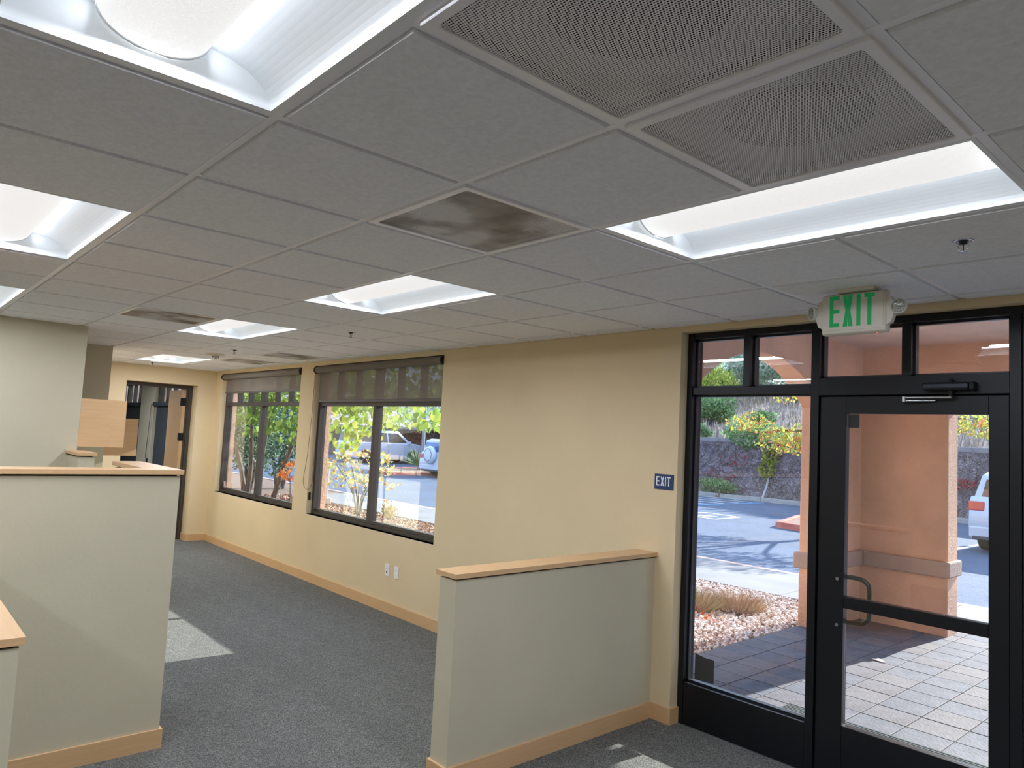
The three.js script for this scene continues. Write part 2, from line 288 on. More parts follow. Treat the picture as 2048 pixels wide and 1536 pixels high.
// ceiling lights
function troffer([u0, u1, v0, v1, label, k = 1]) {
  const L = (u1 - u0) * T - 0.024, W = (v1 - v0) * T - 0.024, t = thing('ceiling_light', label, 'light', [(u0 + u1) / 2 * T, H, -(v0 + v1) / 2 * T], 0, 'recessed ceiling lights');
  const e = 0.012, w = W / 2 - e, l = L / 2 - e;
  mesh('flange', [bx(-L / 2, L / 2, -0.001, 0.006, w, W / 2), bx(-L / 2, L / 2, -0.001, 0.006, -W / 2, -w), bx(-L / 2, -l, -0.001, 0.006, -w, w), bx(l, L / 2, -0.001, 0.006, -w, w)], M.whiteMetal, t);
  const N = 14, prof = [];                         // cove profile across the fitting
  for (let i = 0; i <= N; i++) { const a = i / N * Math.PI / 2; prof.push([w - (w - 0.1) * (1 - Math.cos(a)), 0.1 * Math.sin(a)]); }
  const side = (s) => { const pos = [], uv = []; for (let i = 0; i < N; i++) { const [z0, y0] = prof[i], [z1, y1] = prof[i + 1]; const q = [[-l, y0, s * z0], [l, y0, s * z0], [l, y1, s * z1], [-l, y1, s * z1]]; for (const k of [0, 1, 2, 0, 2, 3]) { pos.push(...q[k]); uv.push(q[k][0], i / N); } } const g = new THREE.BufferGeometry(); g.setAttribute('position', new THREE.Float32BufferAttribute(pos, 3)); g.setAttribute('uv', new THREE.Float32BufferAttribute(uv, 2)); const m = mergeVertices(g); m.computeVertexNormals(); return m.toNonIndexed(); };
  const refl = M.reflector.clone(); refl.side = THREE.DoubleSide;
  mesh('reflector', side(1), refl, t); mesh('reflector', side(-1), refl, t);
  mesh('housing', [bx(-L / 2, L / 2, 0.1, 0.115, -0.105, 0.105), bx(-L / 2, L / 2, 0.115, 0.12, -W / 2, W / 2)], M.reflector, t);
  for (const s of [-1, 1]) mesh('end_plate', bx(s > 0 ? l : -L / 2, s > 0 ? L / 2 : -l, 0.006, 0.115, -w, w), M.reflector, t);
  const bl = l - 0.02, R = 0.118, D = 0.07, pos = [], uv = [], K = 20;     // half-round basket
  const P = (x, i) => { const a = i / K * Math.PI; return [x, 0.099 - D * Math.sin(a), R * Math.cos(a)]; };
  for (let i = 0; i < K; i++) { const q = [P(-bl, i), P(bl, i), P(bl, i + 1), P(-bl, i + 1)]; for (const k of [0, 1, 2, 0, 2, 3]) { pos.push(...q[k]); uv.push(q[k][0], (k === 2 || (k === 3) ? i + 1 : i) / K * 0.34); } }
  for (const s of [-1, 1]) for (let i = 0; i < K; i++) { const c = [s * (bl + 0.006), 0.075, 0], q = s > 0 ? [P(bl, i), c, P(bl, i + 1)] : [P(-bl, i), P(-bl, i + 1), c]; for (const v of q) { pos.push(...v); uv.push(v[2], v[1]); } }
  const g = new THREE.BufferGeometry(); g.setAttribute('position', new THREE.Float32BufferAttribute(pos, 3)); g.setAttribute('uv', new THREE.Float32BufferAttribute(uv, 2)); g.computeVertexNormals();
  mesh('basket_lens', toCreasedNormals(g, 0.6), M.basket, t);
  for (const s of [-1, 1]) { const rim = []; for (let i = 0; i <= K; i++) { const p = P(s * bl, i); rim.push(V(p[0], p[1] - 0.001, p[2])); } mesh('basket_rim', tube(rim, 0.0035, 24, 6), M.whiteMetal, t); }
  const a = new THREE.RectAreaLight(LAMP_COLOR, LAMP_RADIANCE * k, 2 * bl, 0.16); a.position.set(0, 0.027, 0); a.rotation.x = -Math.PI / 2; a.name = 'basket_light'; t.add(a);
  for (const s of [-1, 1]) { const b = new THREE.RectAreaLight(LAMP_COLOR, SIDE_RADIANCE, 2 * bl, 0.05); b.position.set(0, 0.07, s * 0.121); b.lookAt(0, 0.085, s * 2); b.rotation.set(0.15, s > 0 ? Math.PI : 0, 0, 'YXZ'); b.name = 'basket_side_light'; t.add(b); }
}
troffers.forEach(troffer);

// perforated ceiling panels
function grille([u0, u1, v0, v1, m, neck, label]) {
  const w = T / 2 - 0.013, t = thing('ceiling_grille', label, 'grille', [(u0 + u1) / 2 * T, H, -(v0 + v1) / 2 * T], 0, 'perforated ceiling panels');
  const f = 0.022, y0 = -0.009, hole = new THREE.Shape(), out = new THREE.Shape();
  const rr_ = (s, a, r) => { s.moveTo(-a + r, -a); s.lineTo(a - r, -a); s.quadraticCurveTo(a, -a, a, -a + r); s.lineTo(a, a - r); s.quadraticCurveTo(a, a, a - r, a); s.lineTo(-a + r, a); s.quadraticCurveTo(-a, a, -a, a - r); s.lineTo(-a, -a + r); s.quadraticCurveTo(-a, -a, -a + r, -a); };
  rr_(out, w, 0.004); rr_(hole, w - f, 0.016); out.holes.push(hole);
  mesh('frame', new THREE.ExtrudeGeometry(out, { depth: 0.01, bevelEnabled: true, bevelThickness: 0.002, bevelSize: 0.002, bevelSegments: 1 }).rotateX(-Math.PI / 2).translate(0, y0 + 0.002, 0), M.tee, t);
  const sheet = new THREE.Shape(); rr_(sheet, w - f + 0.002, 0.016);
  const sg = new THREE.ShapeGeometry(sheet).rotateX(Math.PI / 2).translate(0, -0.004, 0);
  mesh('perforated_sheet', sg, m, t);
  if (neck) {
    const h = new THREE.Shape(); rr_(h, w - 0.01, 0.01); const c = new THREE.Path(); c.absarc(0, 0, 0.175, 0, Math.PI * 2, true); h.holes.push(c);
    mesh('backpan', new THREE.ShapeGeometry(h, 24).rotateX(Math.PI / 2).translate(0, 0.03, 0), M.galv, t).material.side = THREE.DoubleSide;
    mesh('round_neck', cyl(0.175, 0.175, 0.15, 36, true).translate(0, 0.105, 0), M.plenum, t).material.side = THREE.DoubleSide;
  } else mesh('backpan', bx(-w + 0.01, w - 0.01, 0.05, 0.055, -w + 0.01, w - 0.01), M.galv, t);
}
grilles.forEach(grille);

// half walls: body, black reveal, maple cap, baseboard
function halfWall(label, boxes, top, boards, caps) {
  const t = thing('half_wall', label, 'half wall');
  mesh('body', boxes.map(([a, b, c, d]) => bx(a, b, 0, top - 0.036, c, d)), M.sage, t);
  mesh('reveal_strip', boxes.map(([a, b, c, d]) => bx(a + 0.014, b - 0.014, top - 0.036, top - 0.026, c + 0.014, d - 0.014)), M.gasket, t);
  for (const [a, b, c, d] of caps) mesh('cap', rbx(a, b, top - 0.026, top, c, d, 0.002, 1), M.maple, t);
  for (const [a, b, c, d] of boards) mesh('baseboard', bx(a, b, 0, BH, c, d), M.maple, t);
  return t;
}
halfWall('low half wall with maple cap beside the glass entrance', [[-1.285, -1.15, ZW, -1.565]], 1.038,
  [[-1.15, -1.15 + BT, ZW + BT, -1.565 + BT], [-1.285 - BT, -1.285, ZW + BT, -1.565 + BT], [-1.285, -1.15, -1.565, -1.565 + BT]], [[-1.303, -1.132, ZW, -1.547]]);
halfWall('tall half wall with maple cap turning a corner toward the cabinets', [[-2.535, -2.4, -0.6, 1.5], [-3.2, -2.535, -0.6, -0.465]], 1.464,
  [[-2.4, -2.4 + BT, -0.6 - BT, 0.29], [-3.2, -2.4, -0.6 - BT, -0.6], [-2.4, -2.4 + BT, 0.43, 1.5]], [[-2.553, -2.384, -0.615, 1.5], [-3.215, -2.553, -0.615, -0.45]]);
halfWall('low half wall whose maple capped end meets the tall half wall', [[-2.4, -0.955, 0.29, 0.43]], 1.038,
  [[-2.4 + BT, -0.955, 0.29 - BT, 0.29], [-0.955, -0.955 + BT, 0.29 - BT, 0.43]], [[-2.4, -0.94, 0.276, 0.445]]);
halfWall('short capped half wall standing out from the full height sage wall', [[-5.302, -4.86, -0.705, -0.59]], 1.44,
  [[-5.302, -4.86 + BT, -0.59, -0.59 + BT], [-4.86, -4.86 + BT, -0.705, -0.59]], [[-5.302, -4.845, -0.72, -0.575]]);

// overhead cabinets: their end panels face the room
function cabinet(label, x0, x1, y0, y1, z0, z1, m) {
  const t = thing('overhead_cabinet', label, 'cabinet', [0, 0, 0], 0, 'overhead cabinets on the sage walls');
  mesh('body', bx(x0, x1 - 0.019, y0, y1, z0 + 0.02, z1), m, t);
  mesh('end_panel', rbx(x1 - 0.019, x1, y0 - 0.002, y1 + 0.002, z0, z1, 0.0015, 1), m, t);
  const n = 2, w = (x1 - 0.019 - x0) / n;
  for (let i = 0; i < n; i++) { const d = mesh('door', rbx(x0 + i * w + 0.002, x0 + (i + 1) * w - 0.002, y0, y1, z0, z0 + 0.019, 0.0015, 1), m, t); mesh('handle', tube([V(x0 + (i + 0.5) * w - 0.05, y0 + 0.04, z0), V(x0 + (i + 0.5) * w - 0.05, y0 + 0.04, z0 - 0.028), V(x0 + (i + 0.5) * w + 0.05, y0 + 0.04, z0 - 0.028), V(x0 + (i + 0.5) * w + 0.05, y0 + 0.04, z0)], 0.004, 18, 6), M.steel, d); }
}
cabinet('maple overhead cabinet, the higher one, on the nearer sage wall block', -6.9, -5.303, 1.472, 1.88, -1.016, -0.6605, M.maple);
cabinet('maple overhead cabinet, the lower one, overlapping the far doorway', -8.6, -6.968, 1.325, 1.726, -1.556, -1.2355, M.maple);

// windows of the window wall
function windowUnit(n, [x0, x1, y0, y1], label) {
  const w = structure('window_' + n, label, 'window'), za = -3.335, zb = -3.25, f = 0.05, xm = (x0 + x1) / 2, yb = 1.99, yt = 2.042;
  mesh('frame', [bx(x0, x0 + f, y0, y1, za, zb), bx(x1 - f, x1, y0, y1, za, zb), bx(x0 + f, x1 - f, y1 - f, y1, za, zb)], M.bronze, w);
  mesh('bottom_rail', [bx(x0 + f, x1 - f, y0, y0 + 0.03, za, zb), bx(x0 + f, x1 - f, y0 + 0.03, y0 + 0.062, za, zb - 0.028)], M.bronze, w);
  mesh('transom_bar', bx(x0 + f, x1 - f, yb, yt, za, zb), M.bronze, w);
  mesh('mullion', bx(xm - 0.03, xm + 0.03, y0 + 0.062, y1 - f, za, zb - 0.004), M.bronze, w);
  for (const s of [[x0 + f, xm - 0.03], [xm + 0.03, x1 - f]]) {
    mesh('pane', bx(s[0], s[1], y0 + 0.06, yb, -3.302, -3.2985), M.glass, w);
    const p = (s[1] - s[0]) / 3;
    for (let k = 0; k < 3; k++) { mesh('pane', bx(s[0] + k * p + (k ? 0.016 : 0), s[0] + (k + 1) * p - (k < 2 ? 0.016 : 0), yt, y1 - f, -3.302, -3.2985), M.glass, w); if (k < 2) mesh('muntin', bx(s[0] + (k + 1) * p - 0.016, s[0] + (k + 1) * p + 0.016, yt, y1 - f, za + 0.01, zb - 0.006), M.bronze, w); }
  }
  mesh('sill', bx(x0, x1, y0 - 0.002, y0, zb, ZW + 0.001), M.whitePaint, w);
}
windowUnit(1, bays[2], 'dark framed window nearest the far doorway, trees outside');
windowUnit(2, bays[3], 'dark framed window looking onto parked cars');
windowUnit(3, bays[0], 'dark framed window deep in the office behind the far doorway');
windowUnit(4, bays[1], 'dark framed window in the office, partly behind the open door leaf');

function rollerShade(label, x0, x1, ytop, ybot, fabric, tubeMat, z, group) {
  const t = thing('roller_shade', label, 'shade', [0, 0, 0], 0, group), r = 0.04, yc = ytop - r - 0.006;
  mesh('roll', cyl(r, r, x1 - x0 - 0.05, 28).rotateZ(Math.PI / 2).translate((x0 + x1) / 2, yc, z), tubeMat, t);
  for (const x of [x0 + 0.012, x1 - 0.012]) mesh('bracket', cyl(r + 0.005, r + 0.005, 0.022, 28).rotateZ(Math.PI / 2).translate(x, yc, z), M.gasket, t);
  mesh('fabric', bx(x0 + 0.045, x1 - 0.045, ybot + 0.012, yc, z - 0.026, z - 0.0245), fabric, t);
  mesh('hem_bar', rbx(x0 + 0.042, x1 - 0.042, ybot - 0.014, ybot + 0.014, z - 0.031, z - 0.02, 0.004, 2), M.hem, t);
  return t;
}
rollerShade('brown grey roller shade a third of the way down over the window with trees', -9.04, -6.47, 2.455, 2.18, M.shade, M.shadeSolid, -3.2);
const s2 = rollerShade('brown grey roller shade lowered to the transom bar over the parked cars', -6.1, -3.58, 2.455, 2.045, M.shade, M.shadeSolid, -3.2);
mesh('chain', tube([V(-6.066, 2.4, -3.165), V(-6.075, 1.9, -3.163), V(-6.1, 1.4, -3.155), V(-6.135, 1.12, -3.14), V(-6.125, 1.03, -3.16), V(-6.09, 1.005, -3.2), V(-6.075, 1.1, -3.225), V(-6.07, 1.7, -3.235), V(-6.066, 2.4, -3.235)], 0.0028, 60, 5), M.hem, s2);
mesh('chain_holder', rbx(-6.098, -6.084, 0.9, 0.985, -3.225, -3.2, 0.005, 2), M.gasket, s2);
rollerShade('charcoal roller shade fully lowered in the office beyond the doorway, left bay', -15.7, -13.2, 2.06, 0.76, M.charcoal, M.charcoal, -3.2);
const s4 = rollerShade('charcoal roller shade fully lowered in the office, behind the open door leaf', -12.35, -9.85, 2.06, 0.76, M.charcoal, M.charcoal, -3.2);
mesh('chain', tube([V(-12.42, 2.02, -3.16), V(-12.44, 1.4, -3.15), V(-12.46, 1.06, -3.15), V(-12.48, 1.03, -3.15), V(-12.5, 1.06, -3.15), V(-12.46, 1.5, -3.155), V(-12.42, 2.02, -3.16)], 0.004, 40, 5), M.hem, s4);
mesh('chain_holder', rbx(-12.51, -12.45, 0.93, 1.03, ZW, ZW + 0.02, 0.005, 2), M.gasket, s4);

// window sticker
{ const t = thing('window_sticker', 'small red and white sticker in the bottom corner of the tree window', 'sticker', [-8.965, 0.845, -3.2965]);
  mesh('backing', rbx(-0.032, 0.032, -0.04, 0.04, 0, 0.001, 0.0004, 1), M.whitePaint, t);
  mesh('ring', new THREE.RingGeometry(0.016, 0.026, 24).translate(0, 0.006, 0.0016), std({ color: 0xb02a38, roughness: 0.6, side: THREE.DoubleSide }), t);
  mesh('band', bx(-0.028, 0.028, -0.036, -0.026, 0.001, 0.0018), std({ color: 0xb02a38, roughness: 0.6 }), t); }

// glass entrance: storefront frame and its panes
{
  const w = structure('window_5', 'black aluminium entrance frame with sidelights and a row of transom panes', 'entrance frame'), za = -3.371, zb = -3.261, zg = -3.316;
  const m = (n, x0, x1, y0, y1, a = za, b = zb) => mesh(n, rbx(x0, x1, y0, y1, a, b, 0.002, 1), M.blackAlu, w);
  m('jamb', -1.0, -0.96, 0, 2.468); m('mullion', 0.782, 0.83, 0, 2.425); m('mullion', 0.8335, 0.878, 0, 2.425); m('jamb', 1.615, 1.66, 0, 2.468); m('transom_bar', 0.878, 1.615, 2.064, 2.112); m('transom_mullion', 1.224, 1.269, 2.112, 2.425); m('bottom_rail', 0.878, 1.615, 0, 0.258);
  m('head', -0.953, 1.615, 2.425, 2.468);
  m('mullion', -0.172, -0.125, 0, 2.425);
  m('transom_bar', -0.953, -0.172, 2.064, 2.112); m('transom_bar', -0.125, 0.782, 2.052, 2.15);
  m('transom_mullion', -0.599, -0.553, 2.112, 2.425); m('transom_mullion', 0.308, 0.353, 2.15, 2.425);
  m('bottom_rail', -0.953, -0.172, 0, 0.258);
  const stop = (x0, x1, y0, y1) => mesh('glazing_bead', [bx(x0, x0 + 0.009, y0, y1, zg - 0.015, zg + 0.015), bx(x1 - 0.012, x1, y0, y1, zg - 0.015, zg + 0.015), bx(x0, x1, y1 - 0.012, y1, zg - 0.015, zg + 0.015), bx(x0, x1, y0, y0 + 0.012, zg - 0.015, zg + 0.015)], M.darkSteel, w);
  for (const [x0, x1, y0, y1] of [[-0.953, -0.599, 2.112, 2.425], [-0.553, -0.172, 2.112, 2.425], [-0.125, 0.308, 2.15, 2.425], [0.353, 0.782, 2.15, 2.425], [-0.953, -0.172, 0.258, 2.064], [0.878, 1.224, 2.112, 2.425], [1.269, 1.615, 2.112, 2.425], [0.878, 1.615, 0.258, 2.064]]) {
    stop(x0 < -0.95 ? -0.96 : x0, x1, y0, y1); mesh('pane', bx(x0 + 0.004, x1 - 0.004, y0 + 0.004, y1 - 0.004, zg - 0.003, zg + 0.003), M.doorGlass, w);
  }
  mesh('door_stop', [bx(-0.125, 0.782, 2.03, 2.052, za, -3.332), bx(-0.125, -0.108, 0.012, 2.03, za, -3.332), bx(0.765, 0.782, 0.012, 2.03, za, -3.332)], M.blackAlu, w);
  mesh('threshold', bx(-0.125, 0.782, 0, 0.012, za - 0.02, zb + 0.03), M.steel, w);
  mesh('floor_bead', bx(-0.953, -0.2, 0, 0.004, zb, zb + 0.004), M.steel, w);
}
// entrance door leaf
{
  const d = structure('door_1', 'black aluminium glass entrance door with a middle rail', 'door'), za = -3.325, zb = -3.275, zg = -3.3, x0 = -0.12, x1 = 0.778, y0 = 0.016, y1 = 2.046;
  const m = (n, a, b, c, e) => mesh(n, rbx(a, b, c, e, za, zb, 0.003, 1), M.blackAlu, d);
  m('stile', x0, 0.022, y0, y1); m('stile', 0.694, x1, y0, y1); m('top_rail', 0.022, 0.694, 1.953, y1); m('bottom_rail', 0.022, 0.694, y0, 0.3); m('middle_rail', 0.022, 0.694, 0.91, 0.972);
  mesh('pane', bx(0.026, 0.69, 0.974, 1.951, zg - 0.003, zg + 0.003), M.doorGlass, d); mesh('pane', bx(0.026, 0.69, 0.302, 0.908, zg - 0.003, zg + 0.003), M.doorGlass, d);
  const h = mesh('pull_handle', tube([V(-0.009, 1.06, za), V(-0.009, 1.06, za - 0.045), V(0.02, 1.06, za - 0.07), V(0.075, 1.055, za - 0.075), V(0.104, 1.03, za - 0.075), V(0.108, 0.99, za - 0.075), V(0.108, 0.88, za - 0.075), V(0.104, 0.845, za - 0.075), V(0.075, 0.82, za - 0.075), V(0.02, 0.817, za - 0.07), V(-0.009, 0.817, za - 0.045), V(-0.009, 0.817, za)], 0.0125, 80, 12), M.darkSteel, d);
  for (const y of [1.06, 0.817]) mesh('bolt', cyl(0.009, 0.009, 0.006, 16).rotateX(Math.PI / 2).translate(-0.009, y, zb + 0.003), M.steel, h);
}
// door closer on the header
{ const t = thing('door_closer', 'black hydraulic door closer with chrome arm above the entrance door', 'door closer', [0.53, 2.088, -3.261]);
  mesh('body', rbx(-0.108, 0.1, -0.02, 0.02, 0, 0.055, 0.014, 4), M.darkSteel, t);
  const c = mesh('end_cap', rbx(0.1, 0.122, -0.021, 0.021, 0, 0.056, 0.006, 2), M.blackAlu, t);
  for (const y of [-0.009, 0.009]) mesh('valve', cyl(0.007, 0.007, 0.004, 16).rotateX(Math.PI / 2).translate(0.111, y, 0.057), M.gasket, c);
  mesh('spindle_cap', cyl(0.011, 0.013, 0.02, 6).translate(0.015, 0.028, 0.028), M.gasket, t); mesh('spindle', cyl(0.012, 0.01, 0.03, 16).translate(0.015, -0.034, 0.028), M.gasket, t);
  mesh('arm', rbx(-0.2, 0.02, -0.058, -0.05, 0.02, 0.036, 0.002, 1), M.chrome, t);
  mesh('arm_joint', cyl(0.01, 0.01, 0.026, 16).translate(-0.198, -0.062, 0.028), M.chrome, t);
  mesh('forearm', tube([V(-0.198, -0.07, 0.028), V(-0.06, -0.068, 0.004)], 0.005, 6, 8), M.chrome, t); }
// dark film squares stuck on the glass
tag(mesh('film_square', (() => { const s = poly([[-0.909, 0.279], [-0.772, 0.284], [-0.773, 0.424], [-0.8, 0.428], [-0.83, 0.424], [-0.87, 0.432], [-0.909, 0.436]]); return new THREE.ExtrudeGeometry(s, { depth: 0.0012, bevelEnabled: false }).translate(0, 0, -3.3125); })(), M.film), 'dark torn square of film in the bottom corner of the sidelight', 'film');
tag(mesh('film_square', rbx(0.026, 0.086, 1.876, 1.95, -3.2965, -3.2953, 0.0005, 1), M.film), 'small dark square of film at the top corner of the door glass', 'film');

// far doorway: steel frame, open maple leaf
{ const f = structure('trim_1', 'dark steel frame of the far doorway', 'door frame'), xa = -9.57, xb = -9.5;
  mesh('jamb', [bx(xa, xb, 0, 2.265, -2.92, -2.868), bx(xa, xb - 0.03, 0, 2.215, -2.868, -2.852)], M.bronze, f); mesh('jamb', [bx(xa, xb, 0, 2.265, -2.016, -1.964), bx(xa, xb - 0.03, 0, 2.215, -2.032, -2.016)], M.bronze, f); mesh('head', bx(xa, xb, 2.212, 2.265, -2.868, -2.016), M.bronze, f);
  const d = new THREE.Group(); d.name = 'door_2'; d.userData = { kind: 'structure', label: 'open maple door leaf of the far doorway', category: 'door' }; scene.add(d); d.position.set(-9.59, 0, -2.835); d.rotation.y = -0.08;
  mesh('leaf', rbx(-0.9, 0, 0.012, 2.205, -0.022, 0.022, 0.002, 1), M.maple, d);
  for (const y of [2.02, 1.5, 0.3]) mesh('hinge', [bx(-0.004, 0.004, y - 0.057, y + 0.057, -0.022, 0.05), cyl(0.008, 0.008, 0.115, 10).translate(0.006, y, 0.03)], M.gasket, d);
  mesh('lever', [cyl(0.026, 0.026, 0.012, 20).rotateX(Math.PI / 2).translate(-0.84, 1.0, 0.028), bx(-0.84, -0.73, 0.99, 1.01, 0.05, 0.065), bx(-0.85, -0.83, 0.99, 1.01, 0.03, 0.06)], M.steel, d); }

// ---------- letters for both EXIT signs ----------
function letter(c, w, h, s) {                      // block letter outlines
  if (c === 'E') return [poly([[0, 0], [w, 0], [w, s], [s, s], [s, h / 2 - s / 2], [w, h / 2 - s / 2], [w, h / 2 + s / 2], [s, h / 2 + s / 2], [s, h - s], [w, h - s], [w, h], [0, h]])];
  if (c === 'I') return [poly([[0, 0], [s, 0], [s, h], [0, h]])];
  if (c === 'T') return [poly([[w / 2 - s / 2, 0], [w / 2 + s / 2, 0], [w / 2 + s / 2, h - s], [w, h - s], [w, h], [0, h], [0, h - s], [w / 2 - s / 2, h - s]])];
  const k = s * 1.12, m = h / 2;
  return [poly([[0, 0], [k, 0], [w / 2, m - k * 0.95], [w - k, 0], [w, 0], [w / 2 + k * 0.55, m], [w, h], [w - k, h], [w / 2, m + k * 0.95], [k, h], [0, h], [w / 2 - k * 0.55, m]])];
}
function letters(parent, x, y, z, h, w, s, gap, depth, m) { for (const c of 'EXIT') { mesh('letter', new THREE.ExtrudeGeometry(letter(c, w, h, s), { depth, bevelEnabled: false }).translate(x, y, z), m, parent); x += (c === 'I' ? s : w) + gap; } }
// ceiling exit sign with two lamp heads
{ const t = thing('exit_sign', 'ivory ceiling hung exit sign with green letters and two lamp heads', 'sign', [0.306, 0, -2.7]);
  mesh('canopy', rbx(-0.075, 0.105, 2.487, 2.507, -0.055, 0.055, 0.008, 3), M.signPlastic, t);
  mesh('housing', rbx(-0.152, 0.152, 2.29, 2.488, -0.024, 0.02, 0.016, 4), M.signPlastic, t);
  mesh('faceplate', rbx(-0.148, 0.148, 2.294, 2.484, 0.004, 0.026, 0.014, 4), M.signPlastic, t);
  mesh('face_line', [bx(-0.14, 0.135, 2.3095, 2.3105, 0.0255, 0.0265), bx(0.135, 0.136, 2.32, 2.475, 0.0255, 0.0265)], std({ color: 0xa7a294, roughness: 0.6 }), t);
  letters(t, -0.108, 2.327, 0.0245, 0.148, 0.046, 0.0185, 0.0165, 0.0022, M.green);
  for (const s of [-1, 1]) {
    mesh('shoulder', new THREE.ExtrudeGeometry(poly([[s * 0.148, 2.46], [s * 0.165, 2.45], [s * 0.181, 2.405], [s * 0.181, 2.385], [s * 0.165, 2.335], [s * 0.148, 2.325]].slice()), { depth: 0.03, bevelEnabled: true, bevelSize: 0.002, bevelThickness: 0.002, bevelSegments: 2 }).translate(0, 0, -0.012), M.signPlastic, t).material.side = THREE.DoubleSide;
    const head = new THREE.Group(); head.name = 'lamp_head'; t.add(head); head.position.set(s * 0.196, s > 0 ? 2.402 : 2.405, 0.012); head.rotation.set(0.12, s > 0 ? 0.35 : -0.65, 0);
    mesh('bezel', lathe([[0, -0.028], [0.018, -0.026], [0.031, -0.01], [0.034, 0.008], [0.031, 0.012], [0.029, 0.01]], 36).rotateX(Math.PI / 2), M.lensRim, head);
    mesh('lens', lathe([[0.0295, 0.006], [0.02, 0.0085], [0, 0.0095]].map(([a, b]) => [a, b]), 36).rotateX(Math.PI / 2), M.lens, head).material.side = THREE.DoubleSide;
    const leds = []; for (const [n, r] of [[1, 0], [6, 0.0105], [10, 0.021]]) for (let i = 0; i < n; i++) leds.push(new THREE.SphereGeometry(0.0042, 10, 6).translate(r * Math.cos(i / n * 6.2832 + r * 90), r * Math.sin(i / n * 6.2832 + r * 90), 0.0005));
    mesh('diode_cluster', [...leds, cyl(0.029, 0.029, 0.002, 30).rotateX(Math.PI / 2).translate(0, 0, -0.004)], std({ color: 0xd3d6d2, roughness: 0.22, metalness: 0.35 }), head);
  }
  mesh('indicator', new THREE.SphereGeometry(0.0026, 10, 8).translate(0.105, 2.289, 0.012), M.redLed, t); }
// wall plaque
{ const t = thing('exit_plaque', 'small navy exit plaque with white letters on the cream wall', 'sign', [-1.0985, 1.494, ZW]);
  mesh('panel', rbx(-0.075, 0.075, -0.05, 0.05, 0, 0.004, 0.0018, 2), M.navy, t);
  letters(t, -0.0605, -0.026, 0.0035, 0.06, 0.0262, 0.0078, 0.0085, 0.0012, M.whitePaint); }
// outlet plates
{ const plate = (x, label) => { const t = thing('wall_plate', label, 'outlet', [x, 0.398, ZW]); mesh('cover', rbx(-0.036, 0.036, -0.058, 0.058, 0, 0.006, 0.004, 3), M.plate, t); return t; };
  const a = plate(-4.305, 'white wall plate with two dark jack holes under the car window');
  mesh('jack', rbx(-0.006, 0.006, 0.006, 0.018, 0.004, 0.0066, 0.001, 1), M.hole, a); mesh('jack', cyl(0.0095, 0.0095, 0.004, 18).rotateX(Math.PI / 2).translate(0, -0.02, 0.0055), M.hole, a);
  for (const y of [0.045, -0.045]) mesh('screw', cyl(0.003, 0.003, 0.002, 12).rotateX(Math.PI / 2).translate(0, y, 0.0062), M.steel, a);
  const b = plate(-4.14, 'white duplex outlet plate next to the jack plate');
  for (const y of [0.021, -0.021]) { const r = mesh('receptacle', rbx(-0.017, 0.017, y - 0.014, y + 0.014, 0.004, 0.0075, 0.003, 2), M.whitePaint, b); mesh('slot', [bx(-0.0075, -0.0055, y - 0.003, y + 0.006, 0.007, 0.0078), bx(0.0055, 0.0075, y - 0.003, y + 0.006, 0.007, 0.0078), bx(-0.002, 0.002, y - 0.01, y - 0.006, 0.007, 0.0078)], M.hole, r); } }
// sprinklers and smoke detector
function sprinkler(x, z, label) {
  const t = thing('fire_sprinkler', label, 'sprinkler', [x, H - 0.006, z], 0, 'fire sprinklers in the ceiling');
  mesh('escutcheon', lathe([[0.012, 0.002], [0.03, -0.001], [0.039, 0.001], [0.041, 0.006]], 36), M.chrome, t).material.side = THREE.DoubleSide;
  mesh('collar', lathe([[0, -0.012], [0.012, -0.012], [0.014, -0.002], [0.02, 0.002]], 24), M.darkSteel, t);
  for (const s of [-1, 1]) mesh('frame_arm', tube([V(s * 0.012, -0.008, 0), V(s * 0.016, -0.018, 0), V(s * 0.014, -0.03, 0), V(s * 0.003, -0.038, 0)], 0.0022, 16, 8), M.chrome, t);
  mesh('bulb', cyl(0.002, 0.002, 0.022, 10).translate(0, -0.023, 0), M.redGlass, t);
  mesh('deflector', [cyl(0.017, 0.017, 0.0016, 24).translate(0, -0.042, 0), cyl(0.005, 0.004, 0.006, 12).translate(0, -0.039, 0)], M.chrome, t);
}
sprinkler(0.92, -2.13, 'chrome pendant sprinkler in the tile next to the exit sign'); sprinkler(-3.39, -2.12, 'chrome pendant sprinkler in the tile before the car window');
sprinkler(-5.83, -2.12, 'chrome pendant sprinkler close to the smoke detector'); sprinkler(-8.78, -2.13, 'chrome pendant sprinkler above the far doorway');
{ const t = thing('smoke_detector', 'round white ceiling detector with hanging sensor between sprinkler and far light', 'detector', [-6.5, H - 0.006, -2.16]);
  mesh('base', lathe([[0, -0.02], [0.075, -0.02], [0.1, -0.008], [0.105, 0.004]], 36), M.signPlastic, t);
  mesh('sensor', lathe([[0, -0.062], [0.03, -0.06], [0.042, -0.045], [0.04, -0.02]], 28), M.chrome, t); }

